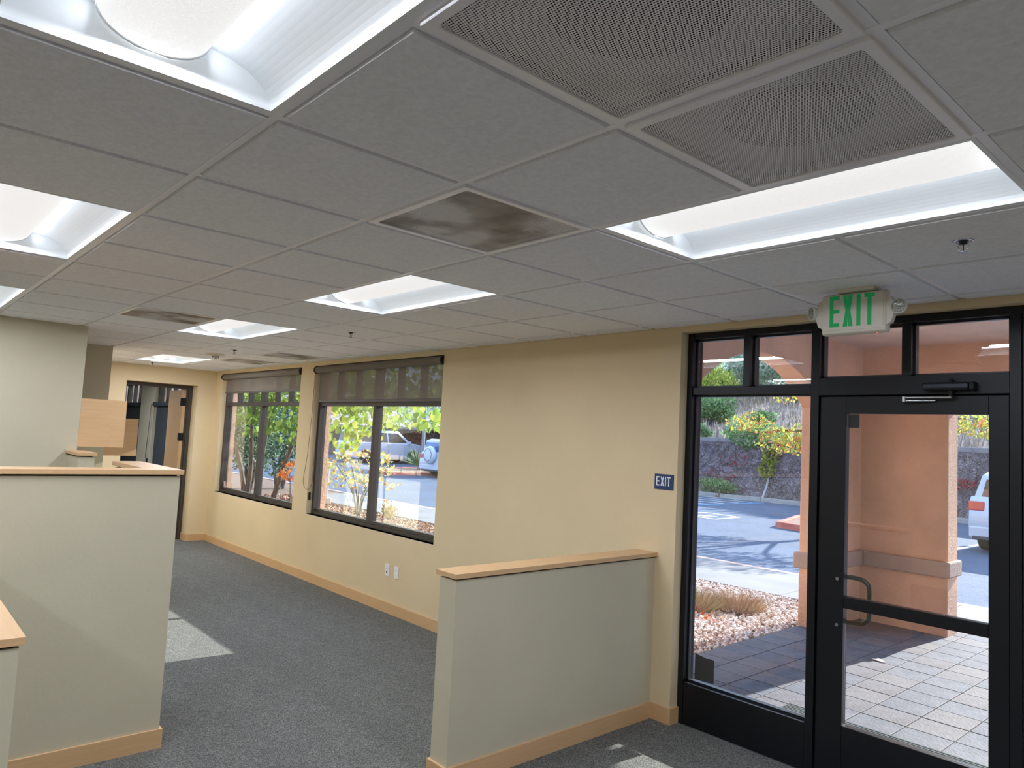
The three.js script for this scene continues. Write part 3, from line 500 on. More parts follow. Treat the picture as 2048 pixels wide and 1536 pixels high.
// ======================= outside =======================
// porch: stamped square paving, stucco walls with arches
{
  const p = structure('floor_porch', 'porch floor of square slate coloured paving tiles', 'paving');
  mesh('bed', bx(-1.85, 2.85, -0.12, -0.026, -7.9, ZO), M.grout, p);
  const px = 0.2865, pz = 0.2795, g = [0, 1, 2].map(() => null), cache = new Map();
  for (let i = -6; i < 12; i++) for (let j = -16; j < 2; j++) {
    const x0 = Math.max(-0.392 + i * px, -1.85), x1 = Math.min(-0.392 + (i + 1) * px, 2.85), z0 = Math.max(-4.533 + j * pz, -7.9), z1 = Math.min(-4.533 + (j + 1) * pz, ZO);
    if (x1 - x0 < 0.04 || z1 - z0 < 0.04) continue;
    if ((x0 < -1.62 && (z1 > -4.25 || z0 < -6.55)) || (z1 > -7.75 && z0 < -7.46 && x1 < -0.8)) { if (x1 < -1.6 || z1 < -7.4) continue; }
    const w = x1 - x0 - 0.007, d = z1 - z0 - 0.007, key = w.toFixed(3) + d.toFixed(3);
    if (!cache.has(key)) cache.set(key, rbx(-w / 2, w / 2, -0.02, 0, -d / 2, d / 2, 0.003, 1));
    const t = mesh('paving_tile', cache.get(key), M.slate[Math.floor(rnd() * 4)], p); t.position.set((x0 + x1) / 2, -0.02 + rr(-0.001, 0.001), (z0 + z1) / 2);
  }
}
function archWall(len, h, a0, a1, spring, rad, cy, thick) {   // wall in its own plane with an arched opening, base at 0
  const s = new THREE.Shape(); s.moveTo(0, -0.1); s.lineTo(a0, -0.1); s.lineTo(a0, spring);
  const cx = (a0 + a1) / 2, t0 = Math.atan2(spring - cy, a0 - cx), t1 = Math.atan2(spring - cy, a1 - cx);
  for (let i = 1; i < 40; i++) { const t = t0 + (t1 - t0) * i / 40; s.lineTo(cx + rad * Math.cos(t), cy + rad * Math.sin(t)); }
  s.lineTo(a1, spring); s.lineTo(a1, -0.1); s.lineTo(len, -0.1); s.lineTo(len, h); s.lineTo(0, h); s.closePath();
  return metricUV(new THREE.ExtrudeGeometry(s, { depth: thick, bevelEnabled: true, bevelSize: 0.012, bevelThickness: 0.012, bevelSegments: 2 }).translate(0, 0, 0));
}
{
  const porch = structure('wall_porch', 'orange stucco porch walls with arched openings', 'porch');
  // side walls run along z from the building; shape x -> distance from z = ZO
  const arc = [0.83, 3.13, 2.2, 1.75, 0.88];
  for (const [xa, n] of [[-1.838, 0], [2.62, 1]]) mesh('side_arch', archWall(4.33, 3.4, ...arc, 0.206).rotateY(Math.PI / 2).translate(xa, 0, ZO), M.stucco, porch);
  mesh('front_arch', archWall(4.7, 3.4, 1.072, 3.628, 2.25, 2.6, 0.0 + 2.25 - Math.sqrt(2.6 * 2.6 - 1.278 * 1.278), 0.266).translate(-1.85, 0, -7.738), M.stucco, porch);
  mesh('ceiling_slab', bx(-1.62, 2.62, 2.912, 3.0, -7.46, ZO), M.stuccoPale, porch);
  mesh('roof_slab', bx(-1.95, 2.95, 3.4, 3.6, -7.85, ZO), M.stuccoPale, porch);
  const band = (x0, x1, z0, z1) => mesh('band', rbx(x0, x1, 0.555, 0.715, z0, z1, 0.02, 3), M.stuccoBand, porch);
  band(-1.9, -1.575, -7.8, -6.51); band(-1.575, -0.735, -7.8, -7.41); band(-1.9, -1.575, -4.21, ZO); band(1.735, 2.575, -7.8, -7.41); band(2.575, 2.9, -7.8, -6.51);
}
tag(mesh('door_mat', (() => { const g = [rbx(-0.755, 1.15, -0.02, -0.008, -4.25, -3.46, 0.004, 1)]; for (let i = 0; i < 30; i++) g.push(bx(-0.75, 1.145, -0.008, -0.004, -4.24 + i * 0.026, -4.227 + i * 0.026)); return g; })(), std({ map: tex(256, (u, v) => mul(hex(0x62696c), 0.6 + 0.6 * fbm(u, v, 40, 2, 200)), true, 0.5), roughness: 1 })), 'grey ribbed doormat outside the entrance door', 'doormat');

// planting beds, pavement, car park
struct('ground_bed', [bx(-40, -1.85, -0.3, -0.055, -7.86, ZO), bx(-40, -16.44, -0.3, -0.055, -9.5, -7.86)], M.soil, 'brown soil bed along the building', 'soil');
{
  const s = structure('pavement', 'pale concrete pavement in slabs beside the car park', 'pavement');
  for (let i = 13; i < 34; i++) { const x = -36.2 + i * 1.52; mesh('slab', rbx(x + 0.004, x + 1.516, -0.2, -0.03, -9.5, -7.86, 0.006, 1), M.concrete, s); }
  const c = structure('trim_curb', 'pale pink curb edge of the pavement', 'curb');
  for (let i = 0; i < 17; i++) { const x = -36.2 + i * 3.04; mesh('curb_stone', rbx(x + 0.003, x + 3.037, -0.25, -0.03, -9.65, -9.5, 0.02, 2), M.fadedRed, c); }
}
struct('ground_lot', bx(-80, 40, -0.4, -0.15, -30, -9.6), M.asphalt, 'grey blue asphalt car park', 'car park');
{ // painted bay marks
  const mk = structure('trim_bay_lines', 'white and blue painted parking bay lines', 'road marking'), line = (a, b, w, m) => { const dx = b[0] - a[0], dz = b[1] - a[1], l = Math.hypot(dx, dz), o = mesh('painted_line', rbx(-l / 2, l / 2, -0.004, 0.004, -w / 2, w / 2, 0.001, 1), m, mk); o.position.set((a[0] + b[0]) / 2, -0.149, (a[1] + b[1]) / 2); o.rotation.y = -Math.atan2(dz, dx); };
  for (let i = 0; i < 5; i++) line([-17, -19.6 - i * 0.95], [-12.05 - i * 0.02, -20.7 - i * 0.95], 0.12, M.lineWhite);
  line([-11.85, -23.9], [-12.1, -19.2], 0.13, M.lineBlue);
  for (const [a, b] of [[[-10.3, -17.9], [-9.15, -17.7]], [[-9.15, -17.7], [-9.1, -16.4]], [[-9.1, -16.4], [-10.4, -16.6]], [[-10.4, -16.6], [-10.3, -17.9]]]) line(a, b, 0.1, M.lineWhite);
  line([-9.75, -16.9], [-9.8, -17.5], 0.09, M.lineWhite); line([-9.75, -16.9], [-9.45, -17.1], 0.09, M.lineWhite); line([-9.6, -16.75], [-10.0, -16.85], 0.09, M.lineWhite);
  line([-3.5, -14], [-3.5, -19.5], 0.1, M.lineWhite); line([-0.8, -14], [-0.8, -19.5], 0.1, M.lineWhite);
}
function island(label, pts, name) {                // curbed planting island
  const t = thing(name, label, 'curb'), s = poly(pts), n = pts.length;
  mesh('soil', new THREE.ExtrudeGeometry(s, { depth: 0.12, bevelEnabled: false }).rotateX(-Math.PI / 2).translate(0, -0.16, 0), M.soil, t);
  for (let i = 0; i < n; i++) { const a = pts[i], b = pts[(i + 1) % n], l = Math.hypot(b[0] - a[0], b[1] - a[1]), c = mesh('curb_stone', rbx(-l / 2 - 0.05, l / 2 + 0.05, -0.2, 0.0, -0.075, 0.075, 0.02, 2), M.redCurb, t); c.position.set((a[0] + b[0]) / 2, 0, -(a[1] + b[1]) / 2); c.rotation.y = Math.atan2(b[1] - a[1], b[0] - a[0]); }
}
island('red painted curb island in the car park beyond the porch', [[-7.3, 16.45], [-5.0, 16.0], [-5.0, 20.4], [-8.2, 19.6]], 'curb_island');
island('red curb island by the lamp post and spiky plant', [[-26.6, 16.3], [-25.3, 16.5], [-25.4, 21.5], [-29.6, 21.5], [-29.0, 19.0]], 'curb_island');
{ // retaining wall and curb in front of the hill
  const w = structure('wall_retaining', 'dark retaining wall matted with bare creeper stems', 'retaining wall');
  mesh('face', [bx(-21, 14, -0.2, 2.0, -25.2, -24.6), bx(-80, -21, -0.2, 2.0, -28.6, -28.0), bx(-21.6, -21, -0.2, 2.0, -28.6, -24.6)], M.vineWall, w);
  mesh('coping', [rbx(-21, 14, 2.0, 2.16, -25.25, -24.55, 0.02, 2), rbx(-80, -21, 2.0, 2.16, -28.65, -27.95, 0.02, 2)], M.concrete, w);
  for (let i = 0; i < 12; i++) mesh('curb_stone', rbx(-20.9 + i * 2.9, -18.02 + i * 2.9, -0.25, 0.0, -24.6, -24.3, 0.02, 2), M.curb, w);
  const ms = [], cs = []; for (let i = 0; i < 5200; i++) { const x = rr(-20.5, 2), y = rr(-0.05, 2.05); ms.push(mat4(V(x, y, -24.58 + rr(0, 0.03)), [rr(-0.3, 0.3), rr(-0.4, 0.4), rr(0, 3.14)], V(1, rr(0.5, 1.5), 1))); cs.push(lin([0x6d6264, 0x8d8486, 0x544a4c, 0x9c9394][Math.floor(rnd() * 4)])); }
  instanced('creeper_stems', cyl(0.006, 0.009, 0.28, 4), M.dryStem, ms, cs, w);
}
const rise = (d) => { const k = Math.min(d, 14); return 1.95 + 0.15 * k + 0.012 * k * k + 0.08 * (d - k); };
{ // hillside
  const g = new THREE.PlaneGeometry(150, 60, 110, 50).rotateX(-Math.PI / 2).translate(-25, 0, -55), p = g.attributes.position;
  for (let i = 0; i < p.count; i++) { const x = p.getX(i), z = p.getZ(i), d = Math.max(0, -25 - z - (x < -21 ? 3.2 : 0)); p.setY(i, rise(d) + 0.5 * (vnoise(x * 0.3 + 100, z * 0.3 + 100, 4096, 301) - 0.5) * Math.min(1, d / 3)); }
  g.computeVertexNormals(); const h = metricUV(g); h.computeVertexNormals(); const hill = struct('ground_hill', toCreasedNormals(h, 1.2), M.dryGrass, 'hillside of dry pale grass above the retaining wall', 'hillside');
}
const hillY = (x, z) => { const d = Math.max(0, -25 - z - (x < -21 ? 3.2 : 0)); return rise(d); };

// ---------- plants ----------
const leafGeo = (() => { const pos = [], P = [[0, 0, 0], [0.28, 0.35, 0.06], [0, 0.5, -0.02], [-0.28, 0.35, 0.06], [0.22, 0.75, 0.03], [0, 1, -0.08], [-0.22, 0.75, 0.03]]; for (const f of [[0, 1, 2], [0, 2, 3], [1, 4, 2], [2, 6, 3], [4, 5, 2], [2, 5, 6]]) for (const k of f) pos.push(...P[k]); const g = new THREE.BufferGeometry(); g.setAttribute('position', new THREE.Float32BufferAttribute(pos, 3)); g.computeVertexNormals(); return g; })();
const heartGeo = (() => { const s = new THREE.Shape(); s.moveTo(0, 0.08); s.bezierCurveTo(0.1, -0.06, 0.5, -0.04, 0.5, 0.3); s.bezierCurveTo(0.5, 0.62, 0.14, 0.85, 0, 1.02); s.bezierCurveTo(-0.14, 0.85, -0.5, 0.62, -0.5, 0.3); s.bezierCurveTo(-0.5, -0.04, -0.1, -0.06, 0, 0.08); const g = new THREE.ShapeGeometry(s, 4), p = g.attributes.position; for (let i = 0; i < p.count; i++) { const x = p.getX(i), y = p.getY(i); p.setZ(i, 0.22 * x * x - 0.12 * y * y); } g.computeVertexNormals(); return g; })();
const pick = (list) => list[Math.floor(rnd() * list.length)];
function ball(c, r) { let p; do p = V(rr(-1, 1), rr(-1, 1), rr(-1, 1)); while (p.lengthSq() > 1); const k = 0.55 + 0.45 * Math.cbrt(rnd()); return p.normalize().multiplyScalar(k).multiply(r).add(c); }
function foliage(parent, blobs, size, palette, geo = leafGeo, name = 'foliage') {   // blobs: [centre, radii, count]
  const ms = [], cs = [];
  for (const [c, r, n] of blobs) for (let i = 0; i < n; i++) { ms.push(mat4(ball(c, r), [rr(-1.6, 1.6), rr(0, 6.28), rr(-1.2, 1.2)], size * rr(0.65, 1.3))); const k = lin(pick(palette)); k.multiplyScalar(rr(0.8, 1.15)); cs.push(k); }
  return instanced(name, geo, M.leaf, ms, cs, parent);
}
function limb(pts, r0, r1) {                       // tapering branch
  const c = new THREE.CatmullRomCurve3(pts), g = new THREE.TubeGeometry(c, 20, 1, 8), p = g.attributes.position, q = new THREE.Vector3();
  for (let i = 0; i <= 20; i++) { const o = c.getPointAt(i / 20), r = r0 + (r1 - r0) * i / 20; for (let k = 0; k <= 8; k++) { const n = i * 9 + k; q.fromBufferAttribute(p, n).sub(o).multiplyScalar(r).add(o); p.setXYZ(n, q.x, q.y, q.z); } }
  g.computeVertexNormals(); return g;
}
function bush(label, c, r, n, size, palette, trunk) {
  const t = thing('bush', label, 'bush', [c.x, c.y - r.y, c.z]);
  const blobs = []; const k = 7; for (let i = 0; i < k; i++) blobs.push([V(rr(-0.55, 0.55) * r.x, r.y * rr(0.7, 1.5), rr(-0.5, 0.5) * r.z), r.clone().multiplyScalar(rr(0.4, 0.62)), Math.round(n / k)]);
  foliage(t, blobs, size, palette);
  for (let i = 0; i < 4; i++) mesh('stem', limb([V(rr(-0.1, 0.1), -(trunk ?? 0.2), rr(-0.1, 0.1)), V(rr(-0.2, 0.2) * r.x, r.y * 0.5, rr(-0.2, 0.2) * r.z), V(rr(-0.6, 0.6) * r.x, r.y * 1.3, rr(-0.5, 0.5) * r.z)], 0.05 + r.x * 0.02, 0.015), M.bark, t);
}
const GREY = [0xa3b8a0, 0xb9cab4, 0x93a98f, 0xcad6c6], MID = [0x86a86e, 0x9cb97e, 0x76986a, 0xb3c994], YEL = [0xd5da66, 0xbccd62, 0xe6e27c, 0xa3bd60], MIX = [0xe9de6a, 0xc9cf68, 0xdeb060, 0xd68a62, 0x9fb86c, 0xe6e48c, 0xb4c670, 0x93ad64];
const on = (x, z, up) => V(x, hillY(x, z) + up, z);
bush('dense green round tree with short trunk on the hillside', V(-17.25, 3.45, -29), V(1.35, 0.85, 1.2), 4200, 0.14, MID, 0.6);
bush('grey green shrub at the edge of the hillside, left of the round tree', V(-19.6, 3.5, -29.6), V(1.2, 1.2, 1.1), 2600, 0.17, GREY);
bush('yellow green upright shrub high on the hillside', V(-18.9, 5.0, -32), V(1.15, 1.1, 1.1), 2800, 0.17, YEL);
bush('silvery shrub mass at the top of the hill', V(-18.6, 6.2, -34.5), V(2.4, 1.7, 1.6), 4200, 0.24, GREY);
bush('blue green shrub mass on the ridge above the porch arch', V(-15.6, 5.6, -33.5), V(2.2, 1.5, 1.6), 4200, 0.22, GREY);
bush('wide olive shrub band along the ridge', V(-23, 6.0, -35), V(3.0, 2.0, 2.0), 3600, 0.28, MID);
bush('grey shrub beyond the maple, on the ridge to the right', V(-8, 6.0, -36), V(4.0, 2.0, 2.0), 3600, 0.28, GREY);
bush('low green shrub spilling over the retaining wall', V(-16.2, 2.35, -25.0), V(1.7, 0.55, 0.7), 2200, 0.14, MID);
bush('trailing green shrub hanging down the wall below the maple', V(-12.6, 2.1, -24.8), V(1.6, 0.75, 0.5), 2200, 0.13, MID);
bush('small pale bush alone in the dry grass', V(-14.5, 3.1, -28.6), V(0.55, 0.45, 0.5), 800, 0.13, MID);
bush('green creeper clump growing at the foot of the retaining wall', V(-14.0, 0.2, -24.35), V(1.0, 0.32, 0.25), 1100, 0.1, MID);
{ // climbing vine on the wall
  const t = thing('climbing_vine', 'yellow green vine with bare pale stem on the retaining wall', 'vine', [-12.15, -0.05, -24.5]);
  mesh('stem', limb([V(0, 0, 0.16), V(0.1, 0.5, 0.02), V(0.2, 1.2, 0), V(0.25, 1.7, 0)], 0.045, 0.02), std({ color: 0xb9b4b6, roughness: 1 }), t);
  foliage(t, [[V(0.1, 1.1, 0.06), V(0.3, 0.35, 0.12), 220], [V(0.25, 1.55, 0.06), V(0.35, 0.3, 0.12), 200]], 0.12, [0xa6b04e, 0xc3c060, 0x8aa04a]);
  foliage(t, [[V(0.45, 1.75, 0.05), V(0.3, 0.2, 0.08), 60], [V(-1.3, 1.35, 0.05), V(0.7, 0.25, 0.06), 40], [V(-1.9, 0.7, 0.05), V(0.8, 0.3, 0.06), 34], [V(1.9, 1.9, 0.05), V(0.5, 0.1, 0.06), 30], [V(6.6, 1.05, 0.05), V(0.4, 0.16, 0.06), 60]], 0.11, [0xc25058, 0xd4707a, 0xa83c48], leafGeo, 'red_leaves'); }
{ // dry grass tufts on the slope
  const ms = [], cs = []; for (let i = 0; i < 9000; i++) { const x = rr(-30, -2), z = rr(-40, -25.4); ms.push(mat4(V(x, hillY(x, z) - 0.05, z), [rr(-0.4, 0.4), rr(0, 6.28), rr(-0.4, 0.4)], V(1, rr(0.5, 1.3), 1))); cs.push(lin(pick([0xc4b3a6, 0xa99888, 0xd3c6b8, 0x9a8a80]))); }
  const o = instanced('dry_grass', new THREE.ConeGeometry(0.05, 0.5, 4).translate(0, 0.25, 0), M.dryStem, ms, cs); tag(o, 'dry pale grass blades covering the hillside', 'grass'); }
{ // maple in autumn colour, standing on the island
  const t = thing('maple_tree', 'maple tree in yellow and orange leaf on the red curb island', 'tree', [-5.6, -0.038, -17.4]);
  mesh('trunk', limb([V(0, 0, 0), V(0.05, 1.2, 0), V(-0.05, 2.6, 0.05), V(0, 4.2, 0)], 0.12, 0.05), M.bark, t);
  for (const [a, b] of [[V(-1.4, 2.3, 0.2), V(-3.3, 2.15, 0.4)], [V(-1.2, 3.1, 0.2), V(-2.6, 3.3, 0.1)], [V(1.2, 2.6, 0), V(2.4, 2.7, 0.2)], [V(0.4, 3.3, 1), V(1, 3.9, 1.9)], [V(-0.4, 3.4, -1), V(-0.9, 4.1, -1.9)]]) mesh('branch', limb([V(0, 1.6, 0), a, b], 0.05, 0.012), M.bark, t);
  const bl = []; const along = (p, q, n, r, k) => { for (let i = 0; i < n; i++) { const f = i / (n - 1), c = p.clone().lerp(q, f).add(V(rr(-0.12, 0.12), rr(-0.14, 0.14), rr(-0.3, 0.3))); bl.push([c, V(r, r * 0.6, r), k]); } };
  along(V(-0.6, 1.95, 0.3), V(-3.1, 2.5, 0.4), 9, 0.36, 90); along(V(-0.6, 2.1, 0), V(-2.4, 1.9, 0.2), 7, 0.34, 80); along(V(-0.5, 2.9, 0.1), V(-2.0, 3.4, 0.1), 6, 0.4, 90); along(V(0.4, 3.0, 0), V(2.9, 2.4, 0.2), 10, 0.45, 110); along(V(0.2, 3.6, 0.3), V(2.2, 3.3, 0.4), 8, 0.45, 110); along(V(-0.8, 3.9, 0), V(0.9, 4.2, 0), 6, 0.6, 120);
  for (const b of bl) b[2] = Math.round(b[2] * 1.4);
  foliage(t, bl, 0.095, MIX); }
// gravel bed outside the porch arch
{
  const ms = [], cs = []; for (let i = 0; i < 15000; i++) { const x = rr(-6.2, -1.87), z = rr(-7.84, -4.3); ms.push(mat4(V(x, -0.05 + rr(0, 0.012), z), [rr(0, 6), rr(0, 6), rr(0, 6)], V(rr(0.7, 1.5), rr(0.5, 0.9), rr(0.7, 1.5)))); cs.push(lin(pick([0xe6dfda, 0xd8c9c0, 0xbfa79a, 0xa68c80, 0xf0ebe8, 0xcdb6aa]))); }
  const o = instanced('gravel', new THREE.DodecahedronGeometry(0.019, 0), std({ color: 0xffffff, roughness: 1 }), ms, cs); tag(o, 'pale pink gravel between the porch and the pavement', 'gravel');
}
function blades(parent, c, r, h, n, palette, name, thick = 0.004) {
  const ms = [], cs = []; for (let i = 0; i < n; i++) { const a = rr(0, 6.28), k = Math.sqrt(rnd()), x = c.x + r * k * Math.cos(a) * 0.7, z = c.z + r * k * Math.sin(a) * 0.7; ms.push(mat4(V(x, c.y, z), [k * Math.sin(a) * 0.9 + rr(-0.25, 0.25), 0, -k * Math.cos(a) * 0.9 + rr(-0.25, 0.25)], V(1, rr(0.6, 1.15), 1))); cs.push(lin(pick(palette))); }
  return instanced(name, new THREE.ConeGeometry(thick, h, 4).translate(0, h / 2, 0), M.dryStem, ms, cs, parent);
}
{ const t = thing('dry_shrub', 'straw coloured dry shrub in the gravel beside the porch', 'shrub', [-2.95, -0.05, -6.3]);
  blades(t, V(0, 0, 0), 0.36, 0.27, 1100, [0xc9ae86, 0xa7967a, 0x8e9468, 0xd6bfa0, 0x9c7f6a], 'blades', 0.0028); blades(t, V(0.3, 0, -0.42), 0.36, 0.24, 900, [0xc9a98a, 0xb8907a, 0x98906c, 0xd8b9a2], 'blades', 0.0028);
  foliage(t, [[V(0.25, 0.03, 0.3), V(0.35, 0.03, 0.18), 36]], 0.055, [0xc96a3e, 0xb9542e, 0xd98a5a], leafGeo, 'fallen_leaves'); }
tag(mesh('fallen_leaf', (() => { const g = leafGeo.clone().scale(0.09, 0.09, 0.05).rotateX(-Math.PI / 2).translate(0, 0.006, 0); return merged([g, leafGeo.clone().scale(0.07, 0.07, 0.05).rotateX(-Math.PI / 2).rotateY(1.1).translate(0, 0.006, 0), leafGeo.clone().scale(0.07, 0.07, 0.05).rotateX(-Math.PI / 2).rotateY(-1.1).translate(0, 0.006, 0)]).translate(-0.83, -0.018, -5.93); })(), std({ color: 0xe8dccb, roughness: 0.9, side: THREE.DoubleSide })), 'single pale dry leaf on the sunlit porch paving', 'leaf');

// multi-stemmed heart-leaved trees outside the windows
function redbud(label, at, stems, blobs, singles, palette) {
  const t = thing('redbud_tree', label, 'tree', at);
  for (const s of stems) mesh('trunk', limb(s.map((p) => V(...p)), 0.06, 0.018), M.bark, t);
  foliage(t, blobs, 0.1, palette, heartGeo);
  const mats = palette.map((h) => leafMat({ color: h }));
  for (const [c, r, n] of singles) for (let i = 0; i < n; i++) { const l = mesh('leaf', heartGeo, pick(mats), t); l.position.copy(ball(c, r)); l.rotation.set(Math.PI + rr(-0.7, 0.7), rr(0, 6.28), rr(-0.5, 0.5)); l.scale.setScalar(0.105 * rr(0.75, 1.25)); }
}
const GRN = [0x9dbb52, 0xb9cf5c, 0x86a648, 0xcdd86a, 0x7c9c46];
redbud('heart leaved tree whose yellow green branches hang across the car window', [-11.2, -0.05, -5.75],
  [[[0, 0, 0], [0.02, 0.8, 0], [0.05, 1.7, 0.02], [0.3, 2.7, 0]], [[0.03, 0, 0], [-0.05, 1.0, 0.02], [0.0, 2.0, 0.05], [-0.7, 2.9, 0.1]]],
  [[V(0.7, 2.45, -0.3), V(1.0, 0.4, 0.6), 420], [V(2.2, 2.75, -0.5), V(1.5, 0.5, 0.9), 620], [V(-0.8, 2.6, 0.1), V(1.0, 0.5, 0.8), 420]],
  [[V(0.75, 1.85, -0.25), V(0.6, 0.45, 0.4), 120], [V(1.6, 1.98, -0.3), V(0.7, 0.3, 0.5), 80], [V(2.6, 2.1, -0.4), V(0.8, 0.22, 0.5), 65], [V(3.6, 2.1, -0.3), V(0.5, 0.25, 0.4), 28]], GRN);
redbud('grove of leaning bare stems with broad leaves outside the farther window', [-12.6, -0.06, -5.3],
  [[[0, 0, 0], [0.25, 0.9, 0.05], [0.6, 1.9, 0.1], [0.8, 2.9, 0.1]], [[-0.3, 0, 0.1], [-0.1, 0.9, 0.1], [0.05, 1.9, 0.2], [0.4, 2.9, 0.2]], [[0.2, 0, -0.2], [0.6, 0.9, -0.25], [1.1, 1.8, -0.3], [1.7, 2.7, -0.3]], [[-0.6, 0, 0.2], [-0.9, 1, 0.3], [-1.0, 1.9, 0.3], [-0.9, 2.9, 0.3]], [[0.1, 0, 0.2], [0.05, 0.9, 0.35], [-0.25, 1.8, 0.5], [-0.4, 2.8, 0.5]]],
  [[V(0.3, 2.7, 0), V(1.6, 0.5, 0.9), 700], [V(-0.9, 2.4, 0.1), V(0.9, 0.6, 0.7), 420]],
  [[V(0.9, 2.0, 0.1), V(0.8, 0.3, 0.5), 110], [V(0.1, 1.85, 0.25), V(0.6, 0.25, 0.4), 60], [V(1.4, 1.75, 0.1), V(0.4, 0.25, 0.3), 40]], [0x8fb05a, 0xa6c46a, 0x78994c, 0x6f9050]);
bush('dark small leaved hedge shrub behind the bare stems', V(-15.6, 1.5, -6.3), V(1.2, 1.5, 1.0), 6000, 0.075, [0x4f6f58, 0x66866a, 0x88a58c, 0x3f5c48, 0xb9cbb8]);
bush('tall dark hedge shrub filling the farther window behind the stems', V(-18.2, 1.5, -8.3), V(1.5, 1.6, 1.1), 7000, 0.085, [0x5b7a62, 0x70907a, 0x93ae96, 0x4a6852, 0xc2d2c0]);
bush('variegated green and yellow shrub low outside the farther window', V(-14.0, 0.45, -4.75), V(0.7, 0.5, 0.5), 2200, 0.06, [0xc9cf86, 0x9fb06a, 0x7d6a70, 0xb4a2a0, 0x5f8f80]);
{ const t = thing('orange_leaf_sprig', 'sprig of bright orange leaves outside the farther window', 'plant', [-11.15, -0.05, -5.35]);
  mesh('stem', limb([V(0, 0, 0), V(0.05, 0.5, 0.02), V(0, 1.0, 0.05), V(-0.15, 1.18, 0.05)], 0.014, 0.005), M.bark, t);
  const ms = [0xe07a3a, 0xd4602c, 0xe89a58].map((h) => leafMat({ color: h })); for (let i = 0; i < 34; i++) { const l = mesh('leaf', leafGeo, pick(ms), t); l.position.copy(ball(V(-0.05, 1.0, 0.05), V(0.24, 0.17, 0.18))); l.rotation.set(Math.PI + rr(-0.8, 0.8), rr(0, 6.28), rr(-0.6, 0.6)); l.scale.setScalar(0.1 * rr(0.7, 1.2)); } }
{ const t = thing('autumn_shrub', 'slender multi-stem shrub with yellow and rust leaves outside the car window', 'shrub', [-11.9, -0.05, -7.25]);
  for (let i = 0; i < 7; i++) { const a = i / 7 * 6.28; mesh('stem', limb([V(0.03 * Math.cos(a), 0, 0.03 * Math.sin(a)), V(0.12 * Math.cos(a), 0.4, 0.12 * Math.sin(a)), V(0.35 * Math.cos(a), 0.8, 0.35 * Math.sin(a)), V(0.6 * Math.cos(a), 1.15, 0.6 * Math.sin(a))], 0.016, 0.005), M.bark, t); }
  foliage(t, [[V(0, 1.0, 0), V(0.75, 0.4, 0.75), 300], [V(0, 0.65, 0), V(0.8, 0.14, 0.8), 130]], 0.09, [0xe2d884, 0xd8c878, 0xc9925e, 0xece8b0, 0xc2ca80]); }
bush('low rusty sprouts at the edge of the bed by the pavement', V(-11.0, 0.1, -7.45), V(0.35, 0.2, 0.2), 200, 0.06, [0xb98a5e, 0xa9a05e, 0xc9b07a]);
{ const ms = [], cs = []; for (let i = 0; i < 4500; i++) { const x = rr(-16.5, -7.2), z = rr(-7.8, -4.4); ms.push(mat4(V(x, -0.05 + rr(0, 0.012), z), [rr(-0.5, 0.5), rr(0, 6.28), rr(-0.5, 0.5)], V(1, 1, 1))); cs.push(lin(pick([0xa07860, 0xc09880, 0x8b6550, 0xd0b4a0]))); }
  const o = instanced('bark_mulch', new THREE.TetrahedronGeometry(0.035, 0), M.dryStem, ms, cs); tag(o, 'reddish bark mulch on the bed outside the windows', 'mulch'); }
{ const t = thing('stucco_pedestal', 'pink stucco pedestal with cap in the bed outside the car window', 'pedestal', [-14.3, -0.05, -7.35]);
  mesh('plinth', rbx(-0.36, 0.36, 0, 0.16, -0.36, 0.36, 0.02, 2), M.stuccoPale, t); mesh('shaft', rbx(-0.3, 0.3, 0.16, 0.88, -0.3, 0.3, 0.02, 2), M.stuccoPale, t); mesh('cap', rbx(-0.38, 0.38, 0.88, 1.0, -0.38, 0.38, 0.03, 3), M.stuccoPale, t); }
struct('wall_wing', bx(-20, -19.6, -0.15, 3.4, -6.6, ZO), M.stuccoPale, 'pale stucco wing wall behind the shrubs outside', 'wall');

// ---------- car park furniture and cars ----------
{ const t = thing('lamp_post', 'grey steel car park lamp post behind the spiky plant', 'lamp post', [-28.2, -0.038, -20.2]);
  mesh('post', cyl(0.07, 0.09, 6.5, 20).translate(0, 3.25, 0), M.pole, t); mesh('footing', cyl(0.22, 0.24, 0.5, 24).translate(0, 0.25, 0), M.concrete, t); mesh('lamp_head', rbx(-0.5, 0.1, 6.4, 6.55, -0.16, 0.16, 0.03, 2), M.pole, t); }
{ const t = thing('agave_plant', 'spiky green agave by the lamp post in the car park', 'plant', [-27.3, -0.04, -19.3]);
  const ms = [0x5f7f5c, 0x7d9a6e, 0x4f7056].map((h) => std({ color: h, roughness: 0.8 })), g = new THREE.ConeGeometry(0.045, 1.0, 5).translate(0, 0.5, 0);
  for (let i = 0; i < 70; i++) { const l = mesh('blade', g, pick(ms), t); l.rotation.set(rr(-1.25, 1.25), rr(0, 6.28), rr(-1.25, 1.25), 'YXZ'); l.position.set(0, 0.25, 0); l.scale.setScalar(rr(0.75, 1.1)); } }
